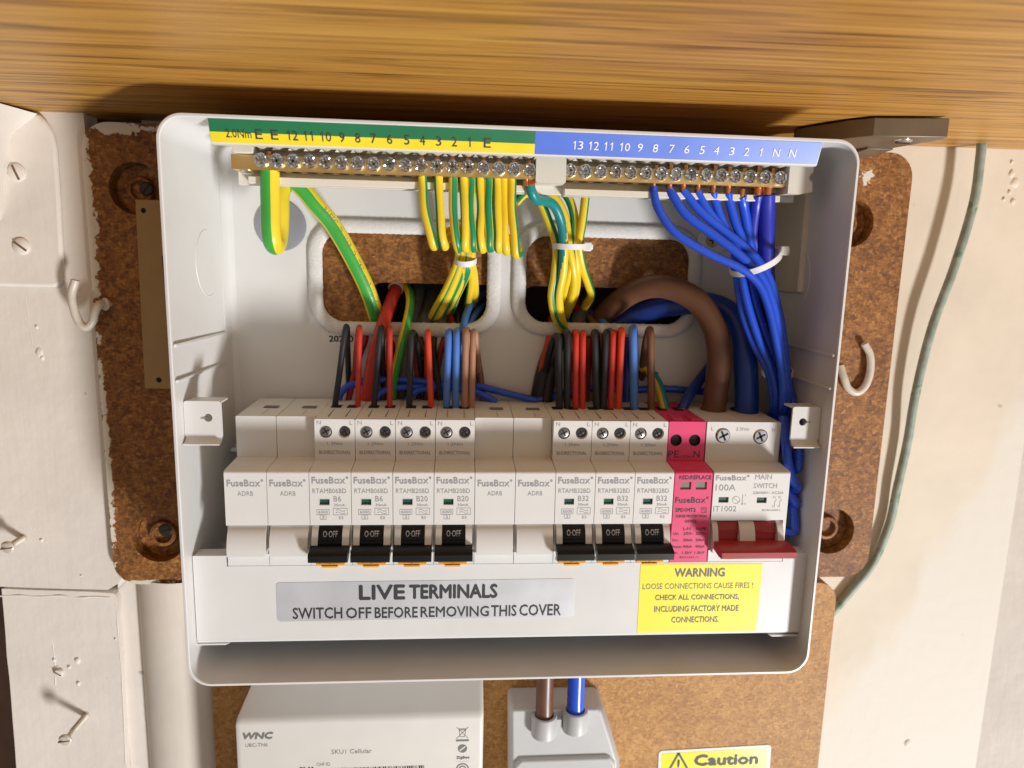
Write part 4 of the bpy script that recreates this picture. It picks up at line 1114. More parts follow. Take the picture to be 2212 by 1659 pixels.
stroke(mb, [(cx - 2.0, cz + 2.2), (cx + 2.0, cz + 2.2)], .35, LD); stroke(mb, [(cx - 3, cz + 3.2), (cx + 3, cz - 3.2)], .3, LD); stroke(mb, [(cx - 3, cz - 3.2), (cx + 3, cz + 3.2)], .3, LD)
(a, c), (b, e) = PX(985, 1602), PX(1013, 1597); rect(mb, a, b, c, e, LD)
cx, cz = PX(999, 1659); ring2(mb, cx, cz - .6, 3.0, .7, LD, a0=0, a1=180); ring2(mb, cx, cz - .6, 1.6, .7, LD, a0=0, a1=180)
mb.build('lettering', 'print_mid', hub, b0, smooth=0)
mb = MB(); cx, cz = PX(999, 1617); stroke(mb, [(cx - 1.4, cz - 1.2), (cx + 1.4, cz + 1.2)], .7, LD + .06); mb.build('emblem_stroke', 'hub', hub, b0, smooth=0)
mb = MB(); rnd = random.Random(11)
(a, c), (b, e) = PX(680, 1690), PX(922, 1653); x = a
while x < b - 1:
    w_ = rnd.choice((.25, .25, .5, .75)); rect(mb, x, min(b, x + w_), c, e - (x - a) * 0, LD); x += w_ + rnd.choice((.25, .3, .5, .7))
(a, c), (b, e) = PX(646, 1675), PX(676, 1657); text(mb, '8V1', a, b, c, e, LD, bold=.03)
mb.build('barcode', 'print_dark', hub, b0, smooth=0)

# grey meter cover with two cable collars
b0 = (158, -45, -125)
mt = thing('meter_cover', 'pale grey plastic meter terminal cover with two round cable collars', 'meter cover', b0)
mb = MB(); MD = -40.0
L = []
outl0 = [at(*p, MD - 6) for p in ((1106, 1524), (1296, 1522), (1306, 1530), (1338, 1640), (1338, 1900), (1100, 1900), (1100, 1531))]
outl1 = [at(*p, MD) for p in ((1108, 1534), (1290, 1532), (1299, 1540), (1332, 1646), (1332, 1900), (1108, 1900), (1106, 1540))]
outl2 = [(x, -62.8, z) for x, d, z in outl0]
mb.loops([outl2, outl0, outl1], cap0=True, cap1=True)
O = [at(*p, MD + 1.6) for p in ((1112, 1652), (1125, 1640), (1318, 1634), (1330, 1648), (1330, 1900), (1112, 1900))]
mb.loops([[(x, MD - .1, z) for x, d, z in O], [(x + (158 - x) * .02, MD + 2.4, z - .6) for x, d, z in O]], cap1=True)
mb.build('casing', 'meter', mt, b0, bevel=1.0, seg=3)
cols = []
for px, py, nm in ((1178, 1556, 'a'), (1246, 1545, 'b')):
    x, d, z = at(px, py, -34)
    mb = MB(); mb.lathe((x, -38.5, z - 8), (0, 0, 1), [(6.9, -3), (6.9, 7.6), (6.6, 8.2), (5.2, 8.2), (5.0, 3)], 32)
    c = mb.build('cable_collar', 'meter', mt, b0)
    mb = MB(); mb.prism_x([(-32, z - 1.5), (-39, z - 1.5), (-40, z - 17), (-39, z - 17)], x - .7, x + .7); mb.box(x + 6, x + 9.4, -44, -37, z - 10, z - 2) if nm == 'a' else None
    mb.build('rib', 'meter', c, b0, bevel=.2); cols.append((x, z))
for (x, z), mt_, nm in zip(cols, ('w_brown', 'w_deep'), ('brown', 'blue')):
    mb = MB(); mb.tube([(x + .2, -38.5, z - 9), (x, -38.5, z), (x - .2, -38.5, z + 12), (x - .3, -38.5, -53.5)], 4.6, n=24, sub=6)
    tag(mb.build('cable', mt_ if nm == 'brown' else 'w_blue', smooth=60), f'thick {nm} cable entering the grey meter cover below the box', 'cable', 'cables entering the meter cover')

# caution sign
b0 = (254, -62.9, -152)
cs = thing('caution_sign', 'yellow caution sign with warning triangle, lower right on the light chipboard', 'sign', b0)
LD = -62.6
mb = MB(); (xa, za), (xb, zb) = PX(1418, 1700), PX(1666, 1612)
ang = math.radians(1.6)
def rot(pts, cx, cz): return [(cx + (x - cx) * math.cos(ang) - (z - cz) * math.sin(ang), cz + (x - cx) * math.sin(ang) + (z - cz) * math.cos(ang)) for x, z in pts]
ccx, ccz = (xa + xb) / 2, zb
plate_mesh(mb, rot(rrect(xa, xb, za, zb, 2.2, 4), ccx, ccz), [], -63.0, LD); mb.build('backing', 'lab_white', cs, b0, smooth=0)
mb = MB(); plate_mesh(mb, rot(rrect(xa + 1.8, xb - 1.8, za, zb - 1.8, 1.4, 4), ccx, ccz), [], LD - .05, LD + .12); mb.build('yellow_face', 'caution_yellow', cs, b0, smooth=0)
mb = MB(); LD += .25
(a, c), (b, e) = PX(1500, 1654), PX(1638, 1627)
text(mb, 'Caution', a, b, c, e - .2, LD, bold=.045)
T = [PX(1466, 1627), PX(1425, 1700), PX(1507, 1700), PX(1466, 1627)]
stroke(mb, T, 1.3, LD); (a, c), (b, e) = PX(1463, 1664), PX(1468, 1641); text(mb, '!', a, b, c, e, LD, bold=.03)
mb.build('lettering', 'print_dark', cs, b0, smooth=0)

# ================================================================== CABLES
def P3(pts): return [at(*p) for p in pts]
def inside(pts, r):        # keep a wire clear of the box's right wall
    return [(min(x, 263.8 - r) if d > -62 else x, d, z) for x, d, z in pts]
def cable(name, pts, r, mats, label, group=None, sub=8, n=14, green=None, twist=0.0, phase=0.0, extra=None, px=True, cat='cable'):
    pts = inside(P3(pts), 2.2) if px else pts
    mb = MB(); mb.tube(pts, r, n=n, sub=sub, green=(1, green) if green else None, twist=twist, phase=phase)
    if extra: extra(mb, pts)
    o = mb.build(name, mats, None, pts[0], smooth=60)
    return tag(o, label, cat, group)
def strands(mb, a, b, r, mi, n=7):
    """bare copper end seen between insulation and bar"""
    a, b = Vector(a), Vector(b); t = (b - a).normalized(); u = t.cross(Vector((0, 1, 0))).normalized(); w = t.cross(u)
    for i in range(n):
        q = 2 * math.pi * i / n; o = (u * math.cos(q) + w * math.sin(q)) * r * .62
        o2 = (u * math.cos(q + .9) + w * math.sin(q + .9)) * r * .55
        mb.tube([a + o, (a + b) / 2 + o2 * 1.05, b + o2], r * .36, n=6, sub=3, mi=mi)

# thick earth conductor
big = [(583, 362, -17.5), (583, 395, -17.5), (584, 440, -17.8), (585, 490, -18), (589, 522, -20), (597, 530, -27), (603, 505, -33), (605, 460, -36), (606, 420, -38), (616, 397, -40), (636, 394, -41.5), (660, 415, -43), (680, 440, -44.5), (716, 482, -48), (751, 540, -51), (784, 604, -55.5), (803, 652, -60), (815, 695, -68), (822, 735, -78)]
pts = P3(big)
mb = MB(); mb.tube(pts, 4.05, n=44, sub=10, green=(1, .23), twist=lambda u: -.42 * min(1, max(0, (u - .40) / .12)), phase=.175)
bigc = tag(mb.build('earth_cable', ['w_byellow', 'w_bgreen'], None, pts[0], smooth=60), 'thickest green and yellow earth cable, looping from the left end of the brass bar', 'cable', 'green and yellow earth cables')
# its printed legend follows the insulation
path, fr = frames(pts, 10)
def on_cable(s_mm, v_mm, r=4.13, a0=0.0):
    acc = 0
    for i in range(len(path) - 1):
        l = (path[i + 1] - path[i]).length
        if acc + l >= s_mm or i == len(path) - 2:
            k = min(1, (s_mm - acc) / l); p = path[i].lerp(path[i + 1], k); t, u, w = fr[i]
            a = a0 + v_mm / r
            view = (Vector(CAM) - p); view -= t * view.dot(t); view.normalize(); side = t.cross(view)
            return p + (view * math.cos(a) + side * math.sin(a)) * r
        acc += l
s_tot = sum((path[i + 1] - path[i]).length for i in range(len(path) - 1))
mb = MB(); s = 92
for w_, ln in (('BASEC', 9), ('◊', 2), ('HAR', 5.5), ('◊', 2), ('TSE', 5.5), ('mm2', 5.5), ('1x16', 7), ('H07V-R', 10.5), ('6491X', 9), ('0.6/1 kV', 11)):
    if s + ln > s_tot - 3: break
    if w_ == '◊': text(mb, 'D', s, s + ln, 0, 1, 0, surf=lambda x, z: on_cable(x, (z - .5) * 2.6, a0=.42))
    else: text(mb, w_, s, s + ln, 0, 1, 0, surf=lambda x, z: on_cable(x, (z - .5) * 2.8, a0=.42))
    s += ln + 2.4
mb.build('lettering', 'print_mid', bigc, pts[0], smooth=0)

# ten earth loops hanging under the bar, gathered behind and tied
loops_ = [(912, 935, 534, .17), (947, 958, 534, -.17), (979, 988, 539, .05), (1001, 1004, 538, -.21), (1018, 1021, 538, .02), (1037, 1040, 540, -.20), (1055, 1057, 538, .0), (1073, 1076, 540, -.20), (1088, 1093, 545, .48), (1106, 1114, 552, .19)]
fan = [(930, 688), (941, 690), (952, 684), (968, 668), None, None, None, None, (1012, 650), (1026, 640)]
tiex = [(990, 562), (997, 564), (1003, 565), (1010, 565), (1006, 560), (1012, 560), (1001, 559), (1008, 562), (1014, 566), (1019, 565)]
words = ['first', 'second', 'third', 'fourth', 'fifth', 'sixth', 'seventh', 'eighth', 'ninth', 'tenth']
for i, ((xt, xb, yb, ph), f, tx) in enumerate(zip(loops_, fan, tiex)):
    lean = (xb - xt)
    d0 = -17.2 + (i % 2) * .4
    j1, j2 = math.sin(i * 2.7) * 2.6, math.cos(i * 1.9) * 2.2
    pts = [(xt, 372, d0), (xt + lean * .05 + j2 * .3, 400, d0), (xt + lean * .2 + j1, 450, d0 + .6 + j2 * .3), (xt + lean * .62 + j2, 500, d0 + .6), (xb, yb - 9, d0 - .8), (xb + 3, yb - 1.5, d0 - 4), (xb + 5, yb - 14, d0 - 7.6), ((xb + tx[0]) / 2 + 8, 500, -30), (tx[0] + 3, 492, -35), (tx[0] + 1, 520, -39), (tx[0], tx[1], -41)]
    if f: pts += [((tx[0] + f[0]) / 2 + (6 if f[0] < tx[0] else 2), (tx[1] + f[1]) / 2 - 4, -50), (f[0], f[1], -68), (f[0] - 6, f[1] + 22, -78)]
    else: pts += [(tx[0] - 4, 592, -45), (tx[0] - 26, 640, -60), (tx[0] - 44, 690, -77)]
    cable('earth_cable', pts, 1.98, ['w_yellow', 'w_green'], f'{words[i]} from the left of ten yellow green wires looping from the brass bar', 'green and yellow earth cables', n=24, green=.21, phase=.105 - ph)
# copper ends sticking up above the bar
for x in EX[10:18]:
    mb = MB()
    for k in range(3): mb.tube([(x + (k - 1) * .5, -17.5, 175.5), (x + (k - 1) * .62, -17 + k * .3, 178.6 + (k % 2) * .6)], .5, n=6, sub=1)
    mb.build('copper_end', 'copper', eb, (70, -17, 173))
nbar = [o for o in bpy.data.objects if o.name == 'neutral_bar'][0]
for i, x in enumerate(NX[6:15]):
    mb = MB(); mb.tube([(x - 1.2, -17.5, 175.8), (x - 1.2, -17.2, 178.6 + (i * 5 % 3) * .5)], 1.1 + .3 * (i > 5), n=8, sub=1); mb.build('copper_end', 'copper', nbar, (195, -17, 173))
mb = MB(); mb.tube([(EX[0] + 2, -18, 175.5), (EX[0] + 2, -17.5, 178.5)], 1.6, n=8, sub=1); mb.build('copper_end', 'copper', eb, (70, -17, 173))

# second earth bundle, right of the bar
RB = [([(1142, 378, -17), (1143, 397, -16.5), (1150, 418, -17), (1160, 432, -20), (1178, 434, -25), (1198, 446, -30), (1212, 480, -34), (1218, 530, -36), (1216, 585, -40), (1207, 640, -46), (1213, 690, -56), (1226, 720, -66)], 2.25, ['w_teal', 'w_yellow'], .38, 'teal', 'teal and yellow wire bending sideways from bare copper, right end of the earth bar', True),
      ([(1113, 438, -34), (1135, 418, -36), (1160, 424, -38), (1182, 470, -40), (1202, 530, -41), (1199, 590, -43), (1192, 640, -47), (1200, 685, -54), (1218, 712, -60), (1232, 740, -66)], 2.1, ['w_yellow', 'w_green'], .34, .1, 'leftmost thin yellow green wire of the right earth bundle', False),
      ([(1166, 412, -40), (1196, 424, -40), (1220, 470, -41), (1228, 530, -41), (1238, 580, -44), (1240, 620, -50), (1226, 668, -64), (1222, 690, -76)], 2.1, ['w_yellow', 'w_green'], .36, .8, 'yellow green wire behind the teal one in the right earth bundle', False),
      ([(1190, 408, -44), (1222, 420, -43), (1240, 465, -42), (1241, 530, -42), (1246, 585, -46), (1243, 630, -56), (1228, 672, -72)], 2.1, ['w_yellow', 'w_green'], .36, .35, 'arching yellow and green wire second from the right in the right earth bundle', False),
      ([(1180, 436, -45), (1212, 450, -44), (1226, 490, -43), (1234, 530, -42.5), (1232, 575, -44), (1222, 615, -50), (1212, 660, -64)], 2.0, ['w_yellow', 'w_green'], .36, .55, 'short yellow and green wire tucked inside the right earth bundle', False),
      ([(1265, 400, -38), (1264, 430, -38), (1258, 480, -39), (1251, 530, -41), (1258, 575, -46), (1271, 615, -54), (1277, 638, -60), (1266, 658, -68), (1256, 678, -78)], 2.1, ['w_yellow', 'w_green'], .30, .9, 'separate yellow and green wire at the right side of the right earth bundle', False)]
for pts, r, mt_, g, ph, lab_, cu in RB:
    ex = None
    if cu:
        def ex(mb, p): strands(mb, Vector(p[0]) + Vector((-.5, 0, 1.5)), Vector(p[1]) + Vector((0, .6, -1.5)), 3.0, 2, 8)
    cable('earth_cable', pts, r, mt_ + ['copper'], lab_, 'green and yellow earth cables', n=22, green=g, phase=.62 if ph == 'teal' else ph, twist=(lambda u: .52 * min(1, max(0, (u - .42) / .3))) if ph == 'teal' else 0, extra=ex)

# neutral wires from the blue labelled bar
T1 = (1630, 566); T2 = (1678, 806)
NB = [([(1411, 398), (1413, 420), (1424, 455), (1460, 503), (1530, 546), (1597, 578), (1638, 612), (1660, 665), (1676, 735), (1688, 800), (1692, 860)], 1.85, 0, -11, 'w_blue'),
      ([(1446, 402), (1455, 425), (1482, 463), (1540, 506), (1600, 552), (1646, 600), (1668, 655), (1683, 725), (1694, 800), (1698, 860)], 2.05, 0, -13, 'w_blue'),
      ([(1475, 404), (1484, 422), (1512, 455), (1560, 495), (1622, 545), (1660, 600), (1681, 668), (1694, 745), (1699, 800), (1702, 860)], 2.0, 0, -17, 'w_blue'),
      ([(1507, 405), (1512, 425), (1535, 462), (1578, 512), (1600, 556), (1604, 605), (1617, 665), (1640, 735), (1667, 800), (1678, 860)], 1.9, 0, -18, 'w_blue'),
      ([(1540, 407), (1545, 435), (1560, 478), (1584, 530), (1591, 575), (1595, 620), (1606, 680), (1630, 745), (1660, 803), (1670, 860)], 2.0, 0, -22, 'w_blue'),
      ([(1572, 409), (1577, 440), (1590, 485), (1612, 540), (1618, 590), (1628, 645), (1647, 705), (1668, 765), (1678, 806), (1684, 860)], 2.1, 0, -22, 'w_blue'),
      ([(1602, 415), (1606, 445), (1614, 490), (1622, 545), (1620, 595), (1634, 660), (1652, 715), (1670, 765), (1682, 806), (1688, 870)], 2.3, 0, -27, 'w_blue'),
      ([(1636, 412), (1632, 450), (1626, 505), (1638, 560), (1642, 600), (1652, 650), (1668, 712), (1680, 765), (1686, 806), (1694, 870)], 2.8, 0, -30, 'w_violet'),
      ([(1657, 412), (1656, 460), (1656, 520), (1656, 570), (1658, 610), (1664, 660), (1674, 715), (1682, 765), (1688, 806), (1696, 870)], 3.7, 0, -26, 'w_violet')]
nl = ['first', 'second', 'third', 'fourth', 'fifth', 'sixth', 'seventh']
for i, (pts, r, _, dd, mt_) in enumerate(NB):
    q = []
    for k, (x, y) in enumerate(pts):
        u = k / (len(pts) - 1); d = -17 * (1 - min(1, u * 2.2)) + dd * min(1, u * 2.2) - 10 * max(0, u - .5)
        q.append((x, y, d))
    q = [(q[0][0], q[0][1] + 8, q[0][2])] + q[1:]
    def ex(mb, p, r=r): mb.tube([Vector(p[0]) + Vector((0, 0, 2.8)), Vector(p[0]) + Vector((0, 0, -.5))], r * .72, n=10, sub=2, mi=1, wob=.15)
    lab_ = f'{nl[i]} from the left of seven bright blue neutral wires under the blue strip' if i < 7 else ('dark violet blue wire just left of the thickest violet one' if i == 7 else 'thickest violet blue wire at the right end of the neutral bar')
    # continue down behind the main switch
    q += [(1690 + i * 2.5, 930, dd - 20), (1690 + i * 3, 1000, dd - 25)]
    cable('neutral_cable', q, r, [mt_, 'copper'], lab_, 'blue neutral cables from the bar', n=14, sub=8, extra=ex)
# spare neutral lengths curled beside the main switch
for pts, lab_ in (([(1700, 820, -28), (1716, 870, -22), (1728, 930, -15), (1731, 985, -12), (1723, 1013, -12), (1712, 1004, -18), (1704, 960, -26)], 'blue wire curl beside the right fixing tab, uppermost of the four curls'),
                  ([(1692, 900, -16), (1698, 960, -11), (1703, 1005, -9), (1714, 1038, -8), (1729, 1053, -10), (1730, 1062, -15), (1715, 1056, -22), (1700, 1045, -30)], 'blue wire curl beside the printed main switch front, second from top'),
                  ([(1698, 1040, -18), (1708, 1068, -12), (1722, 1086, -10), (1732, 1090, -13), (1730, 1078, -20), (1708, 1060, -32)], 'small blue wire curl beside the main switch, third from top'),
                  ([(1690, 1060, -20), (1714, 1072, -15), (1733, 1094, -12), (1738, 1122, -10), (1726, 1145, -9), (1706, 1150, -9), (1690, 1144, -12), (1676, 1136, -22)], 'lowest blue wire curl, beside the red lever of the main switch')):
    cable('neutral_cable', pts, 2.2, 'w_blue', lab_, 'curled spare neutral cables', n=14)

# the two thick tails
cable('tail_cable', [(1280, 730, -80), (1305, 682, -72), (1352, 640, -62), (1400, 620, -54), (1450, 622, -48), (1505, 650, -43), (1540, 700, -40), (1553, 760, -38.5), (1550, 820, -38.5), (1542, 880, -39), (1540, 900, -40)], 6.0, 'w_brown', 'thick brown tail cable arching into the main switch', 'thick tail cables', n=26, sub=10)
cable('tail_cable', [(1290, 740, -80), (1330, 705, -74), (1390, 676, -68), (1450, 660, -62), (1520, 655, -55), (1575, 675, -48), (1602, 720, -42), (1610, 780, -38), (1613, 840, -36), (1612, 890, -36), (1612, 905, -37)], 5.8, 'w_deep', 'thick dark blue tail cable behind the brown one into the main switch', 'thick tail cables', n=26, sub=10)

# breaker wires: up from each terminal, over the top and back down into the cable openings
def hoop(x0, y0, xt, yt, xe, ye, r, mt_, label, d0=-40, dt=-41, de=-66, bow=0):
    pts = [(x0, y0 + 12, d0 - .5), (x0, y0 - 5, d0), (x0 * .62 + xt * .38 + bow, y0 * .62 + yt * .38, d0 + 1.2), (x0 * .2 + xt * .8 + bow * .6, y0 * .2 + yt * .8, dt + 2.2), (xt, yt + 7, dt), (xt + (xe - xt) * .25 + 1, yt + 9, dt - 5.5), (xt + (xe - xt) * .55, yt * .65 + ye * .35, dt - 9), (xe, ye, de)]
    cable('breaker_cable', pts, r, mt_, label, 'wires looping into the breaker terminals', n=14, sub=9)
H = [(724, 878, 747, 702, 754, 850, 1.45, 'w_black', 'black wire leaning into the first B6 breaker'),
     (773, 876, 777, 703, 764, 852, 1.35, 'w_red', 'red wire looping into the first B6 breaker'),
     (808, 880, 822, 704, 828, 850, 1.5, 'w_black', 'black wire looping into the second B6 breaker'),
     (842, 877, 842, 706, 838, 850, 1.35, 'w_red', 'red wire looping into the second B6 breaker'),
     (884, 880, 889, 714, 914, 830, 1.5, 'w_black', 'black wire looping into the first B20 breaker'),
     (931, 877, 924, 713, 922, 845, 1.5, 'w_orange', 'red wire looping into the first B20 breaker'),
     (964, 880, 969, 713, 985, 840, 1.75, 'w_sky', 'left of two light blue wires into the second B20 breaker'),
     (984, 880, 986, 711, 1002, 840, 1.75, 'w_sky', 'right of two light blue wires into the second B20 breaker'),
     (1004, 880, 1006, 709, 1018, 830, 1.7, 'w_tan', 'left of two tan wires into the second B20 breaker'),
     (1019, 878, 1022, 712, 1036, 830, 1.6, 'w_tan', 'right of two tan wires into the second B20 breaker'),
     (1208, 881, 1206, 722, 1168, 850, 1.8, 'w_black', 'left of two black wires into the first B32 breaker'),
     (1225, 880, 1226, 714, 1190, 850, 1.8, 'w_black', 'right of two black wires into the first B32 breaker'),
     (1243, 879, 1244, 714, 1225, 850, 1.6, 'w_red', 'left of two red wires into the first B32 breaker'),
     (1258, 879, 1259, 715, 1252, 850, 1.6, 'w_red', 'right of two red wires into the first B32 breaker'),
     (1289, 882, 1284, 714, 1295, 850, 1.8, 'w_black', 'left of two black wires into the middle B32 breaker'),
     (1303, 882, 1309, 714, 1320, 850, 1.8, 'w_black', 'right of two black wires into the middle B32 breaker'),
     (1319, 880, 1324, 714, 1330, 850, 1.6, 'w_red', 'left of two red wires into the middle B32 breaker'),
     (1336, 880, 1343, 709, 1325, 850, 1.65, 'w_orange', 'right of two red wires into the middle B32 breaker, brighter red'),
     (1370, 884, 1367, 706, 1372, 850, 2.1, 'w_sky', 'blue wire into the last B32 breaker beside the pink module'),
     (1407, 882, 1405, 708, 1384, 830, 1.9, 'w_brown2', 'brown wire hooping over into the last B32 breaker')]
for h in H: hoop(*h)

# wires arriving through the left opening
cable('supply_cable', [(862, 612, -80), (854, 628, -72), (836, 675, -60), (820, 725, -54), (806, 780, -52), (795, 850, -54), (792, 880, -58)], 3.3, 'w_red', 'thick red wire coming forward through the left opening', 'wires coming through the openings', n=18)
cable('supply_cable', [(874, 612, -78), (884, 632, -70), (886, 660, -62), (877, 705, -56), (864, 755, -54), (852, 810, -55), (846, 870, -58)], 2.3, ['w_yellow', 'w_bgreen'], 'green striped yellow wire beside the thick red one in the left opening', 'wires coming through the openings', green=.3, phase=.95, n=16)
mb = MB(); p = at(858, 617, -76); mb.lathe(p, (-.2, .8, -.55), [(4.0, -2), (4.3, 1.5), (4.1, 3), (3.5, 3.2)], 18)
tag(mb.build('cable_grommet', 'tie', None, p), 'pale collar round the thick red wire in the left opening', 'collar')
for i, (pts, r, mt_, lab_) in enumerate((
        ([(905, 612, -82), (900, 650, -74), (888, 700, -66), (874, 760, -60), (868, 860, -62)], 3.6, 'sheath', 'dark grey sheathed cable behind the striped wire in the left opening'),
        ([(930, 640, -84), (928, 668, -76), (918, 692, -69), (910, 720, -66)], 4.6, 'sheath', 'grey sheath end split open in the middle of the left opening'),
        ([(968, 655, -84), (962, 678, -76), (950, 700, -68), (944, 730, -66)], 4.2, 'sheath', 'second split grey sheath end, right of the first in the left opening'),
        ([(918, 690, -70), (912, 715, -64), (900, 760, -60), (905, 860, -62)], 1.6, 'w_dred', 'dark red wire from the left grey sheath end'),
        ([(950, 690, -71), (962, 715, -65), (950, 770, -60), (935, 860, -62)], 1.6, 'w_dred', 'dark red wire from the right grey sheath end'),
        ([(962, 660, -76), (975, 690, -68), (978, 730, -62), (968, 800, -60), (962, 870, -62)], 1.8, 'w_dred', 'dark red wire bowing beside the light blue wires in the left opening'),
        ([(985, 650, -78), (990, 690, -70), (985, 740, -66), (982, 870, -66)], 2.0, 'w_black', 'black wire hanging behind the light blue wires'),
        ([(935, 695, -70), (930, 730, -65), (918, 800, -62), (925, 870, -62)], 1.9, 'w_black', 'black wire hanging from the grey sheath ends'),
        ([(1050, 628, -82), (1030, 645, -74), (1012, 668, -66), (1002, 700, -60), (992, 760, -58), (985, 850, -60)], 1.9, 'w_sky', 'upper light blue wire arching from the right side of the left opening'),
        ([(1052, 655, -82), (1036, 668, -74), (1020, 692, -66), (1010, 730, -62), (1005, 850, -62)], 1.9, 'w_sky', 'lower light blue wire arching from the right side of the left opening'),
        ([(1058, 672, -82), (1040, 692, -72), (1028, 730, -64), (1032, 780, -62), (1040, 850, -62)], 1.9, 'w_brown2', 'dull brown wire at the right edge of the left opening'))):
    cable('supply_cable', pts, r, mt_, lab_, 'wires coming through the openings', n=14)
# wires arriving through the right opening
for pts, r, mt_, lab_ in (
        ([(1205, 655, -84), (1192, 690, -70), (1188, 725, -62), (1172, 790, -58), (1160, 865, -58)], 1.9, 'w_red', 'red wire at the left edge of the right opening'),
        ([(1225, 690, -78), (1205, 730, -66), (1180, 790, -60), (1162, 870, -60)], 4.6, 'w_black', 'thick black bundle hanging left of the first B32 breaker wires'),
        ([(1232, 630, -82), (1246, 660, -74), (1252, 690, -68), (1250, 730, -64), (1240, 860, -62)], 2.0, 'w_dred', 'dark red wire curving down in the right opening'),
        ([(1258, 672, -80), (1276, 690, -70), (1292, 715, -62), (1300, 760, -60), (1305, 860, -60)], 2.0, 'w_brown2', 'dull brown wire in the right opening above the middle B32 wires'),
        ([(1270, 672, -82), (1292, 688, -72), (1312, 708, -62), (1330, 750, -58), (1345, 860, -60)], 2.0, 'w_sky', 'light blue wire in the right opening above the middle B32 wires'),
        ([(1200, 640, -84), (1212, 680, -76), (1216, 710, -70), (1220, 760, -66)], 4.5, 'sheath', 'grey sheath end at the left of the right opening'),
        ([(1270, 640, -84), (1258, 668, -76), (1250, 690, -70), (1246, 730, -66)], 4.0, 'sheath', 'grey sheath end beside the loose earth wire in the right opening'),
        ([(1418, 812, -56), (1400, 806, -56), (1390, 780, -60)], 2.2, 'w_brown2', 'short brown wire behind the last B32 breaker wires')):
    cable('supply_cable', pts, r, mt_, lab_, 'wires coming through the openings', n=14)
# flying leads behind the modules
for pts, lab_ in (([(731, 862, -52), (738, 846, -54), (762, 830, -56), (810, 821, -57), (870, 820, -58), (930, 826, -58), (975, 836, -59)], 'upper blue lead running behind the first breaker wires'),
                  ([(812, 862, -52), (822, 848, -54), (850, 838, -56), (900, 836, -57), (955, 842, -58)], 'short blue lead rising behind the second B6 breaker'),
                  ([(880, 864, -52), (892, 850, -54), (916, 840, -56), (960, 836, -58), (1010, 842, -59)], 'short blue lead rising behind the first B20 breaker'),
                  ([(1010, 832, -58), (1040, 836, -57), (1080, 846, -56), (1120, 856, -55), (1160, 866, -54)], 'upper of two blue leads crossing behind the middle blank modules'),
                  ([(1010, 842, -56), (1034, 850, -55), (1056, 860, -54), (1072, 870, -53)], 'lower of two blue leads crossing behind the middle blank modules'),
                  ([(1160, 866, -56), (1230, 846, -58), (1300, 838, -59), (1370, 842, -59), (1440, 840, -58), (1520, 846, -57)], 'blue lead running behind the B32 breaker wires')):
    cable('lead_cable', pts, 1.9, 'w_blue', lab_, 'blue leads behind the modules', n=12)
for pts, r, mt_, lab_ in (
        ([(800, 690, -72), (790, 730, -62), (770, 790, -57), (752, 866, -56)], 1.6, 'w_dred', 'dark red wire slanting down behind the first B6 breaker wires'),
        ([(838, 690, -72), (846, 740, -63), (842, 800, -58), (824, 868, -56)], 1.8, 'w_black', 'black wire slanting down behind the second B6 breaker wires'),
        ([(900, 700, -66), (912, 750, -60), (930, 800, -58), (918, 868, -57)], 1.8, 'w_black', 'black wire bowing behind the first B20 breaker wires'),
        ([(942, 700, -66), (936, 750, -60), (944, 810, -57), (950, 868, -57)], 1.7, 'w_black', 'black wire just left of the light blue pair, set far back'),
        ([(1030, 700, -70), (1026, 750, -64), (1036, 800, -60), (1044, 862, -58)], 1.7, 'w_brown2', 'dull brown wire hanging far back right of the tan pair'),
        ([(1215, 720, -64), (1200, 770, -58), (1188, 820, -57), (1180, 868, -56)], 3.0, 'w_black', 'black sheathed cable behind the black pair of the first B32 breaker'),
        ([(1268, 706, -66), (1272, 760, -60), (1268, 820, -58), (1266, 868, -57)], 1.8, 'w_dred', 'dark red wire hanging between the first and middle B32 breaker wires'),
        ([(1296, 716, -64), (1300, 770, -59), (1296, 868, -57)], 2.2, 'w_black', 'black wire hanging far back behind the middle B32 breaker'),
        ([(1350, 716, -64), (1354, 780, -60), (1352, 868, -57)], 2.0, 'w_deep', 'deep blue wire hanging far back left of the last B32 breaker wires')):
    cable('supply_cable', pts, r, mt_, lab_, 'wires coming through the openings', n=12)
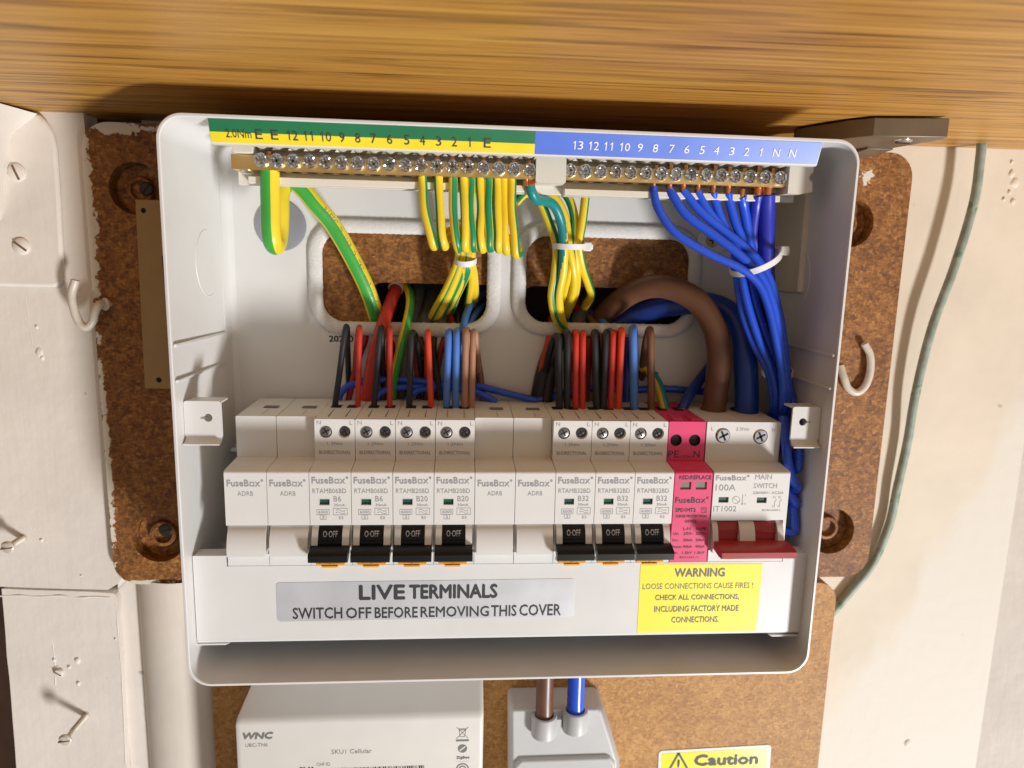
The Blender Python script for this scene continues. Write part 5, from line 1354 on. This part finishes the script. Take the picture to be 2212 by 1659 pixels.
# surge protector wires
cable('surge_cable', [(1382, 790, -60), (1402, 802, -56), (1420, 828, -50), (1431, 862, -45), (1437, 888, -42)], 2.6, ['w_teal', 'w_yellow'], 'short teal and yellow wire into the pink surge module', 'wires into the surge module', n=16, green=.40, phase=.35)
cable('surge_cable', [(1560, 750, -62), (1535, 790, -58), (1506, 828, -52), (1484, 862, -46), (1471, 890, -42)], 2.7, 'w_deep', 'short dark blue wire into the pink surge module', 'wires into the surge module', n=16)
mb = MB()
for px, k in ((1437, 0), (1471, 1)):
    c = Vector(at(px, 886, -41)); 
    for j in range(6): mb.tube([c + Vector((-1.6 + j * .65, .6, 1.0)), c + Vector((-1.5 + j * .6, 1.0, -1.6))], .38, n=6, sub=1)
tag(mb.build('copper_end', 'copper', spd, (sx, 0, 0)), None, None)

# cable ties
def tie(c, rx, rz, tilt, dd, label, head=None, lead=0):
    """band round a bundle: an ellipse in the horizontal plane, tilted sideways"""
    c = Vector(at(*c, dd)); t = thing('cable_tie', label, 'cable tie', c, 'white cable ties')
    P = []
    for i in range(36):
        a = 2 * math.pi * i / 36
        P.append(c + Vector((rx * math.cos(a), rz * math.sin(a), rx * math.cos(a) * tilt - lead * math.sin(a))))
    mb = MB(); path, fr = frames(P, 1, True); L = []
    for i, p in enumerate(path):
        rad = (p - c).normalized(); up = fr[i][0].cross(rad).normalized(); k = .06 if i % 2 else 0
        L.append([p + up * 1.35 - rad * .3, p + up * 1.35 + rad * (.35 + k), p - up * 1.35 + rad * (.35 + k), p - up * 1.35 - rad * .3])
    L.append(L[0]); mb.loops(L); mb.build('band', 'tie', t, c)
    if head is not None:
        a = head; h = c + Vector((rx * math.cos(a), rz * math.sin(a), rx * math.cos(a) * tilt - lead * math.sin(a))) + Vector((math.cos(a), math.sin(a) * .6, tilt * math.cos(a))) * 1.4
        mb = MB(); mb.box(h.x - 2.0, h.x + 2.0, h.y - 1.8, h.y + 1.8, h.z - 2.1, h.z + 2.1); mb.box(h.x + 1.5, h.x + 3.0, h.y - 1.2, h.y + .4, h.z - 1.3, h.z + 1.3); mb.build('head', 'tie', t, c, bevel=.5)
tie((1006, 562), 4.9, 5.0, .05, -41, 'white tie round the wires below the ten earth loops', None, 2.0)
tie((1229, 532), 7.4, 6.0, .0, -39, 'white tie with its square head showing round the right earth bundle', -.05, .5)
tie((1631, 566), 10.6, 11.5, .50, -20, 'slanted white tie round the blue neutral wires, the upper of two', .25, 2.2)
tie((1679, 803), 6.9, 7.5, .12, -29, 'white tie round the blue neutral wires, lower of the two', None, 2.0)
